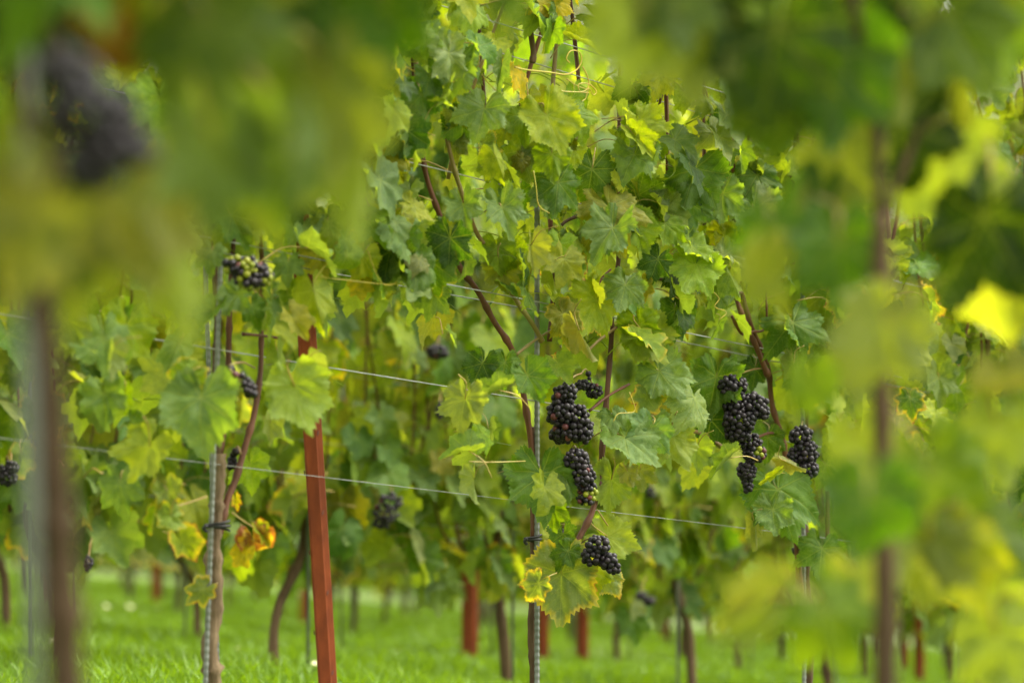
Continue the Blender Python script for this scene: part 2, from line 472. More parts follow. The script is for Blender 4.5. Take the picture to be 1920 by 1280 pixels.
# ------------------------------------------------------------------ posts, stakes, wires
def make_post(loc, h, label, group=None, lean=(0, 0), w=.043, hooks=14, rz=0.0, hook_from=.3):
    root = empty('steel_post', loc, rz); tag(root, label, 'post', group)
    d = w*.72; t = .0035
    prof = [(-w/2, d), (-w/2, .004), (-w/2+.004, 0), (w*.18, 0), (w*.25, .003), (w*.5, d*.34), (w*.5, d), (w*.5-t, d), (w*.5-t, d*.38), (w*.22, .003+t), (-w/2+t, t+.001), (-w/2+t, d)]
    V = []; Fc = []; n = len(prof)
    zs = [-.3, 0, h*.5, h]
    for z in zs:
        for x, y in prof: V.append(Vector((x+lean[0]*z, y+lean[1]*z, z)))
    for i in range(len(zs)-1):
        for k in range(n):
            k2 = (k+1) % n
            Fc.append((i*n+k, i*n+k2, (i+1)*n+k2, (i+1)*n+k))
    Fc.append(tuple((len(zs)-1)*n+k for k in range(n)))
    link('channel', mesh_from('channel', V, Fc, M['red'], smooth=False), root)
    if hooks:
        hv = [(0, 0, 0), (.003, .002, .003), (.0035, .003, .010), (.0, .0, .007), (0, .004, 0), (.003, .006, .003), (.0035, .006, .010), (0, .004, .007)]
        hf = [(0, 1, 2, 3), (7, 6, 5, 4), (0, 4, 5, 1), (1, 5, 6, 2), (2, 6, 7, 3), (3, 7, 4, 0)]
        hm = mesh_from('hook', hv, hf, M['reddark'], smooth=False)
        for i in range(hooks):
            z = hook_from+(h-hook_from-.05)*i/(hooks-1)
            o = link('hook', hm, root)
            o.location = (w*.25+.004*(i % 2)+lean[0]*z, .001+lean[1]*z, z)
            if i % 2: o.location.x = -w*.5-.001+lean[0]*z; o.scale = (-.7, 1, 1)
    return root
def rod_mesh(h, lean=(0, 0), r=.0045, ribs=True):
    if not ribs:
        p = [Vector((lean[0]*z, lean[1]*z, z)) for z in (-.2, h*.5, h)]
        V, Fc = tube_geo(p, [r]*3, 6); return mesh_from('rod', V, Fc, M['rod'])
    n = int(h/.006); path = []; rad = []
    for i in range(n+1):
        z = -.05+(h+.05)*i/n
        path.append(Vector((lean[0]*z, lean[1]*z, z))); rad.append(r*(1.10 if i % 2 else .92))
    V, Fc = tube_geo(path, rad, 7)
    return mesh_from('rod', V, Fc, M['rod'], smooth=False)
def make_stake(loc, h, label, group=None, lean=(0, 0), r=.0045, ties=(), ribs=True, rz=0, tie_r=.0075, tie_dx=-.008):
    root = empty('metal_stake', loc, rz); tag(root, label, 'stake', group)
    link('rod', rod_mesh(h, lean, r, ribs), root)
    for z in ties:
        path = []; rr = []
        for i in range(29):
            a = i/28*4*math.pi
            path.append(Vector((lean[0]*z+tie_dx+math.cos(a)*(tie_r+abs(tie_dx)), lean[1]*z+math.sin(a)*tie_r*1.3, z+i*.0006+.003*math.sin(a*.5))))
            rr.append(.0022)
        V, Fc = tube_geo(path, rr, 6)
        o = len(V)
        kp = smooth_path([Vector((lean[0]*z+tie_dx-tie_r*1.5, -tie_r*1.2, z)), Vector((lean[0]*z+tie_dx-tie_r*2.0, -tie_r*1.7, z+.005)), Vector((lean[0]*z+tie_dx-tie_r*1.4, -tie_r*2.1, z+.011))], 4)
        tube_geo(kp, [.0032]*len(kp), 6, V, Fc)
        link('tie', mesh_from('tie', V, Fc, M['tie']), root)
    return root
def make_wire(k, s0, s1, h, label, dy=0.0, r=.0012, sag=.006, group=None):
    n = 40; path = []
    for i in range(n+1):
        s = s0+(s1-s0)*i/n
        p = rowpt(k, s) + NRM*dy
        p.z = gz(p.x, p.y)+h - sag*math.sin(math.pi*((s*.42) % 1.0))
        path.append(p)
    o = path[0].copy()
    V, Fc = tube_geo([p-o for p in path], [r]*(n+1), 5)
    w = link('trellis_wire', mesh_from('trellis_wire', V, Fc, M['wire']))
    w.location = o
    return tag(w, label, 'wire', group)

# ================================================================== GROUND
def build_ground():
    xs = np.concatenate([np.linspace(-400, -40, 13), np.linspace(-34, 60, 95), np.linspace(68, 420, 13)])
    ys = np.concatenate([np.linspace(-60, -4, 8), np.linspace(-2, 44, 93), np.linspace(50, 620, 40)])
    V = []; Fc = []
    for y in ys:
        for x in xs:
            z = gz(x, y)
            far = max(0.0, max(y-40, abs(x)-60))
            if far > 0:                                  # the slope runs out into a valley, a wooded hill beyond
                f = min(1.0, far/40); f = f*f*(3-2*f)
                yy = min(y, 46)
                hill = max(0.0, y-80)
                valley = gz(max(-46, min(46, x)), yy) - 2.0 + 62*(1-math.exp(-(hill/190.0)**1.4)) + 4*noise.noise(Vector((x*.012, y*.012, 3)))
                z = z*(1-f)+valley*f
            else:
                z += .02*noise.noise(Vector((x*.7, y*.7, 1)))
            V.append((x, y, z))
    nx = len(xs)
    for j in range(len(ys)-1):
        for i in range(nx-1):
            a = j*nx+i; Fc.append((a, a+1, a+nx+1, a+nx))
    g = link('ground', mesh_from('ground', V, Fc, M['ground']))
    tag(g, kind='structure')
    return g
build_ground()
def build_grass():
    rs = np.random.RandomState(3)
    N = 300000
    d = 2.6 + (rs.rand(N)**.8)*24
    u = (rs.rand(N)-.5)*2*(0.36)
    x = u*d + rs.randn(N)*.3; y = d
    # tufts: density and height follow patches
    h = .028 + .035*rs.rand(N)
    pn = np.array([noise.noise(Vector((a*.9, b*.9, 5))) for a, b in zip(x[::1], y[::1])])
    h *= 1+.9*pn
    keep = rs.rand(N) < np.clip(.75+pn*1.2, .15, 1)
    x, y, h = x[keep], y[keep], h[keep]
    n = len(x); z = gz(x, y)-.006
    an = rs.rand(n)*6.283; w = .0028+.0022*rs.rand(n) + .0003*y*.5
    ca, sa = np.cos(an), np.sin(an)
    la = rs.rand(n)*6.283; ln = h*(.25+.6*rs.rand(n))
    lx, ly = np.cos(la)*ln, np.sin(la)*ln
    V = np.zeros((n, 5, 3))
    V[:, 0] = np.stack([x-ca*w, y-sa*w, z], 1); V[:, 1] = np.stack([x+ca*w, y+sa*w, z], 1)
    V[:, 2] = np.stack([x-ca*w*.8+lx*.35, y-sa*w*.8+ly*.35, z+h*.6], 1); V[:, 3] = np.stack([x+ca*w*.8+lx*.35, y+sa*w*.8+ly*.35, z+h*.6], 1)
    V[:, 4] = np.stack([x+lx, y+ly, z+h], 1)
    me = bpy.data.meshes.new('grass')
    b = np.arange(n)*5
    loops = np.concatenate([np.stack([b, b+1, b+3, b+2], 1), np.stack([b+2, b+3, b+4, b+4], 1)], 1)
    lp = np.stack([b, b+1, b+3, b+2, b+2, b+3, b+4], 1).reshape(-1)
    me.vertices.add(n*5); me.vertices.foreach_set('co', V.reshape(-1))
    me.loops.add(n*7); me.loops.foreach_set('vertex_index', lp)
    me.polygons.add(n*2)
    st = np.stack([np.arange(n)*7, np.arange(n)*7+4], 1).reshape(-1); tt = np.tile([4, 3], n)
    me.polygons.foreach_set('loop_start', st); me.polygons.foreach_set('loop_total', tt)
    me.update(calc_edges=True); me.materials.append(M['grass'])
    o = link('grass', me)
    tag(o, 'bright green grass growing between the vine rows', 'grass', kind='stuff')
build_grass()

def build_wood():
    rng = random.Random(8); V = []; Fc = []
    for t in range(450):
        y = rng.uniform(52, 330) if t > 40 else rng.uniform(46, 60); x = rng.uniform(-.42, .42)*y*1.15
        hill = max(0.0, y-80)
        z0 = gz(max(-46, min(46, x)), 46)-2.0+62*(1-math.exp(-(hill/190.0)**1.4))
        R = rng.uniform(3.5, 6.5)*(1 if t > 40 else .45); H = rng.uniform(8, 14)*(1 if t > 40 else .4)
        for q in range(170):
            v = Vector((rng.gauss(0, 1), rng.gauss(0, 1), rng.gauss(0, 1))).normalized()*rng.uniform(.6, 1.0)
            p = Vector((x+v.x*R, y+v.y*R, z0+H*.45+v.z*H*.5))
            a = Vector((rng.gauss(0, 1), rng.gauss(0, 1), rng.gauss(0, .6))).normalized()*rng.uniform(.3, .75)
            b = a.orthogonal().normalized()*rng.uniform(.3, .7)
            o = len(V); V += [p-a-b*.3, p+b-a*.2, p+a+b*.2, p-b+a*.3]; Fc.append((o, o+1, o+2, o+3))
    tag(link('woodland', mesh_from('woodland', V, Fc, M['wood'], smooth=False)), 'dark wooded hillside far beyond the vineyard', 'woodland', kind='stuff')
build_wood()

def build_far_rows():
    rng = random.Random(31); V = []; Fc = []; tint = []
    geos = [leaf_geo(rng, 43, (1.0,), fold=rng.uniform(.1, .5), droop=.2, wave=.1, crumple=.05, petiole=False, teeth=0) for _ in range(4)]
    for q in range(11):
        d = 34.5+2.5*q
        c = at(1005, 640, d); c.z = 0
        for i in range(2300):
            s_ = rng.uniform(-.36, .40)*d*.85
            p = c+U*s_+NRM*rng.gauss(0, .14)
            p.z = gz(p.x, min(p.y, 40.0)) - .06*max(0, p.y-40) + (.12 if rng.random() < .2 else .3)+rng.random()**.9*1.55
            n = Vector((rng.gauss(0, .6), -1+rng.gauss(0, .5), .5+rng.gauss(0, .4)))
            m = leaf_matrix(p, n, Vector((rng.gauss(0, .4), 0, -1)), rng.uniform(.09, .14)); g_ = rng.choice(geos); o = len(V)
            V += [m @ Vector(v) for v in g_[0]]; Fc += [tuple(k+o for k in f) for f in g_[1]]; tint += [pick_tint(rng)]*len(g_[0])
    me = mesh_from('distant_vine_rows', V, Fc, M['foliage'])
    for nm in ('vein', 'blade', 'rim'): me.uv_layers.new(name=nm)
    me.attributes.new('tint', 'FLOAT_COLOR', 'POINT').data.foreach_set('color', [c for t in tint for c in t])
    tag(link('distant_vine_rows', me), 'farthest vine rows blending into one leafy mass', 'vine rows', kind='stuff')

# ================================================================== TEMPLATE VINES FOR THE ROWS BEHIND
def make_template(seed, detail):
    """returns dict of local geometry; detail: leaf objects, otherwise one joined foliage mesh"""
    rng = random.Random(seed)
    sh = grow_shoots(rng, 10 if detail else 9, 2.15, .42, .40)
    ls = shoot_leaves(rng, sh, low=.28, node=.046 if detail else .066, size=(.052, .090) if detail else (.066, .104), lateral=.5 if detail else .4)
    for q in range(58):
        sd = rng.choice((-1, 1)); out = Vector((rng.uniform(-.9, .9), sd, rng.uniform(-.1, .3))).normalized()
        ls.append((Vector((rng.uniform(-.4, .4), rng.uniform(-.12, .12), rng.uniform(.30, .64))), Vector((out.x, out.y, .5)), Vector((rng.gauss(0, .4), 0, -1)), rng.uniform(.05, .09)))
    lean = rng.uniform(-.05, .05)
    pts = [(lean*1.4+rng.uniform(-.02, .02), 0, -.06), (lean+rng.uniform(-.03, .03), rng.uniform(-.02, .02), .18), (rng.uniform(-.02, .02), 0, .36), (0, 0, .56)]
    tm = trunk_mesh(rng, pts, rng.uniform(.011, .015), 'bark2', 7)
    return dict(rng=rng, shoots=sh, leaves=(rng.shuffle(ls), ls[:298])[1], rest=ls[298:460], trunk=tm)
def joined_foliage(T, fine=False):
    rng = T['rng']; geos = [leaf_geo(rng, 8 if fine else 20, (.3, .65, 1.0) if fine else (.55, 1.0), fold=rng.uniform(0, .5), droop=.2, wave=.1, crumple=.07, petiole=fine, teeth=.05 if fine else 0) for _ in range(8 if fine else 5)]
    V = []; Fc = []; vein = []; flat = []; rim = []; tint = []
    for pos, nr, tp, sz in T['leaves']:
        g = rng.choice(geos); m = leaf_matrix(pos, nr, tp, sz*(1 if fine else 1.05)); o = len(V); c = pick_tint(rng)
        V += [m @ Vector(v) for v in g[0]]; Fc += [tuple(i+o for i in f) for f in g[1]]
        vein += g[3]; rim += [(r, 0) for r in g[4]]; flat += g[5]; tint += [c]*len(g[0])
    me = mesh_from('foliage', V, Fc, M['foliage'])
    li = [l.vertex_index for l in me.loops]
    for nm, src in (('vein', vein), ('blade', flat), ('rim', rim)):
        me.uv_layers.new(name=nm).data.foreach_set('uv', [c for i in li for c in src[i]])
    ca = me.attributes.new('tint', 'FLOAT_COLOR', 'POINT'); ca.data.foreach_set('color', [c for t in tint for c in t])
    return me

build_far_rows()
DET = [make_template(100+i, True) for i in range(5)]
for T in DET:
    T['canes'] = [cane_mesh(T['rng'], sh, .0042, .0018, 'cane' if T['rng'].random() < .7 else 'greencane', 5) for sh in T['shoots']]
for T in DET:
    T['fol'] = joined_foliage(dict(rng=T['rng'], leaves=T['rest']), True)
FARV = [make_template(200+i, False) for i in range(5)]
for T in FARV:
    T['fol'] = joined_foliage(T)
    V, Fc = [], []
    for sh in T['shoots']: tube_geo(sh[::3], .0035, 4, V, Fc)
    T['cane'] = mesh_from('cane', V, Fc, M['cane'])
ROD_FAR = rod_mesh(1.1, (0, 0), .0048, False)
SP = .76
brng = random.Random(77)
for k in range(2, 11):
    d = ROWD[k]
    s0, s1 = row_s(k, -480 if k < 4 else -300), row_s(k, 2650 if k < 4 else 2450)
    off = brng.uniform(0, SP)
    n0, n1 = math.floor((s0-off)/SP), math.ceil((s1-off)/SP)
    for j in range(n0, n1+1):
        s = off+SP*j+brng.uniform(-.05, .05)
        p = rowpt(k, s)
        detail = k <= 3
        flip = brng.random() < .5
        v = empty('grape_vine', p, ROWANG + (math.pi if flip else 0))
        lab = {2: 'trellised grapevine in the row just behind the vines with the sharp dark bunches',
               3: 'trellised grapevine in the second row behind the sharp dark bunches'}.get(k, 'soft distant grapevine in the rows far behind the red posts')
        tag(v, lab, 'grapevine', {2: 'vines of the first row behind', 3: 'vines of the second row behind'}.get(k, 'vines of the far rows'))
        T = brng.choice(DET if detail else FARV)
        hs_ = brng.uniform(.94, 1.05)
        o = link('trunk', T['trunk'], v)
        if detail:
            for cm in T['canes']: link('cane', cm, v)
            link('foliage', T['fol'], v)['kind'] = 'stuff'
            for pos, nr, tp, sz in T['leaves']:
                if brng.random() < .03: continue
                q = Vector((pos.x+brng.gauss(0, .03), pos.y+brng.gauss(0, .02), pos.z*hs_+brng.gauss(0, .02)))
                add_leaf(v, leaf_matrix(q, nr, tp, sz), brng.choice(LOW), pick_tint(brng))
        else:
            f = link('foliage', T['fol'], v); f['kind'] = 'stuff'; f.scale = (1, 1, hs_)
            c = link('cane', T['cane'], v)
        st = empty('metal_stake', p+U*brng.uniform(-.03, .03)+NRM*.02)
        tag(st, 'thin grey metal stake beside a vine trunk in the rows behind', 'stake', 'stakes of the rows behind')
        link('rod', ROD_FAR, st)
    for h in (.46, .65, .84):
        if k <= 3:
            make_wire(k, s0, s1, h, 'blurred grey wire through the leaves of the rows behind', 0, .0012, group='wires of the rows behind')

# ================================================================== FOCUS ROW
frng = random.Random(11)
MAINROW = 1
holes = [  # see-through gaps of the focus row (cx, cy, rx, ry) in photo pixels
    (715, 800, 105, 250), (700, 1050, 160, 150), (1255, 985, 75, 110), (1270, 1150, 300, 90), (640, 700, 40, 120),
    (490, 640, 60, 45), (60, 850, 90, 260), (900, 1090, 110, 110), (180, 1150, 260, 90), (520, 1130, 140, 120), (1560, 1150, 200, 110),
    (1120, 900, 70, 50), (1062, 790, 66, 80), (1112, 726, 46, 40), (1160, 745, 40, 40), (1102, 900, 40, 66), (1130, 1040, 52, 52), (1395, 765, 74, 96), (1410, 880, 38, 60), (1510, 850, 42, 66),
    (468, 512, 62, 52), (460, 718, 40, 45), (1010, 620, 40, 40), (920, 590, 46, 50), (1000, 1180, 90, 90), (1145, 640, 26, 60), (985, 800, 26, 60), (1430, 690, 40, 80),
    (1190, 545, 40, 30), (870, 520, 34, 44), (815, 370, 24, 40), (955, 650, 34, 40), (1290, 640, 30, 24), (800, 330, 20, 50), (1060, 115, 80, 50), (410, 640, 50, 70), (405, 920, 36, 120), (480, 1030, 60, 60), (470, 850, 34, 60), (1330, 640, 36, 40)]
def in_hole(px, py, grow=0):
    return any(((px-a)/(rx+grow))**2+((py-b)/(ry+grow))**2 < 1 for a, b, rx, ry in holes)
VINES = {}
for key, s, lab in (('a', -1.48, 'grapevine left of the pale ribbed stake and knobbly trunk, mostly hidden by blurred leaves'),
                    ('b', -.745, 'grapevine with knobbly tan trunk tied to a pale stake beside the tall red post'),
                    ('c', 0.0, 'grapevine with a thin straight trunk, long red canes and yellow curling tendrils'),
                    ('d', .775, 'grapevine on a thin dark stake with large bunches and a forked red cane'),
                    ('e', 1.55, 'grapevine beyond the forked red cane, seen between the blurred leaves'),
                    ('f', 2.3, 'grapevine at the far end of the sharp row, behind the blurred reddish stem')):
    p = rowpt(1, s); v = empty('grape_vine', p, ROWANG); tag(v, lab, 'grapevine')
    VINES[key] = v
    rng = random.Random(300+ord(key))
    sh = grow_shoots(rng, 10, 2.0, .52, .37)
    Mv = mat_of(v)
    cnt = 0; rest = []
    for q, path in enumerate(sh):
        if key in 'bcd':
            path = [pp for pp in path if pp.z > 1.02]
        if sum(in_hole(*pix(Mv @ pp)) for pp in path) > .2*len(path): continue
        if len(path) > 4: link('cane', cane_mesh(rng, path, .004, .0018, 'cane' if rng.random() < .6 else 'greencane'), v)
    cand = shoot_leaves(rng, sh, low=.42, node=.038, size=(.036, .072), lateral=1.0)
    rng.shuffle(cand)
    for pos, nr, tp, sz in cand:
        w = Mv @ pos
        if pos.y > .02 and rng.random() < .3: continue
        px, py = pix(w)
        if in_hole(px, py, 12): continue
        front = pos.y < 0
        # thinner in the fruiting zone
        if pos.z < .78 and rng.random() < .62: continue
        if px < 560 and py > 420 and rng.random() < .35: continue
        if cnt >= ({'b': 245, 'c': 205, 'd': 255}.get(key, 290)) or (pos.y > .05 and key in 'bcd'):
            rest.append((pos, nr, tp, sz)); continue
        cnt += 1
        add_leaf(v, leaf_matrix(pos, nr, tp, sz), pick_shape(rng), pick_tint(rng))
    if rest: link('foliage', joined_foliage(dict(rng=rng, leaves=rest[:380]), True), v)['kind'] = 'stuff'

def hand_leaf(key, px, py, wpx, tint='g', shape='n', idx=None, yaw=0, pitch=25, roll=0, dz=-.13, brown=-.3, k=1, back=False, rng=frng, jit=.1, tints=PAL):
    """place one leaf whose blade centre is seen at (px, py); roll turns the tip from straight down, + to the right"""
    v = VINES[key] if isinstance(key, str) else key
    d = row_depth(k, px)+dz
    size = wpx*d/F/1.5
    ya, pi, ro = math.radians(yaw), math.radians(pitch), math.radians(roll)
    nr = Vector((math.sin(ya)*math.cos(pi), -math.cos(ya)*math.cos(pi), math.sin(pi)))
    tip = Vector((math.sin(ro), 0, -math.cos(ro)))
    tp = (tip - nr*tip.dot(nr)).normalized()
    if back: nr = -nr
    pos = at(px, py, d) - tp*size*.22
    me = rng.choice(SHAPES[shape]) if idx is None else SHAPES[shape][idx % len(SHAPES[shape])]
    c = tints[tint]; j = rng.uniform(1-jit, 1+jit)
    m = mat_of(v).inverted() @ leaf_matrix(pos, nr, tp, size)
    return add_leaf(v, m, me, (c[0]*j, c[1]*j, c[2]*j, max(0, (brown+.7)/1.2)))

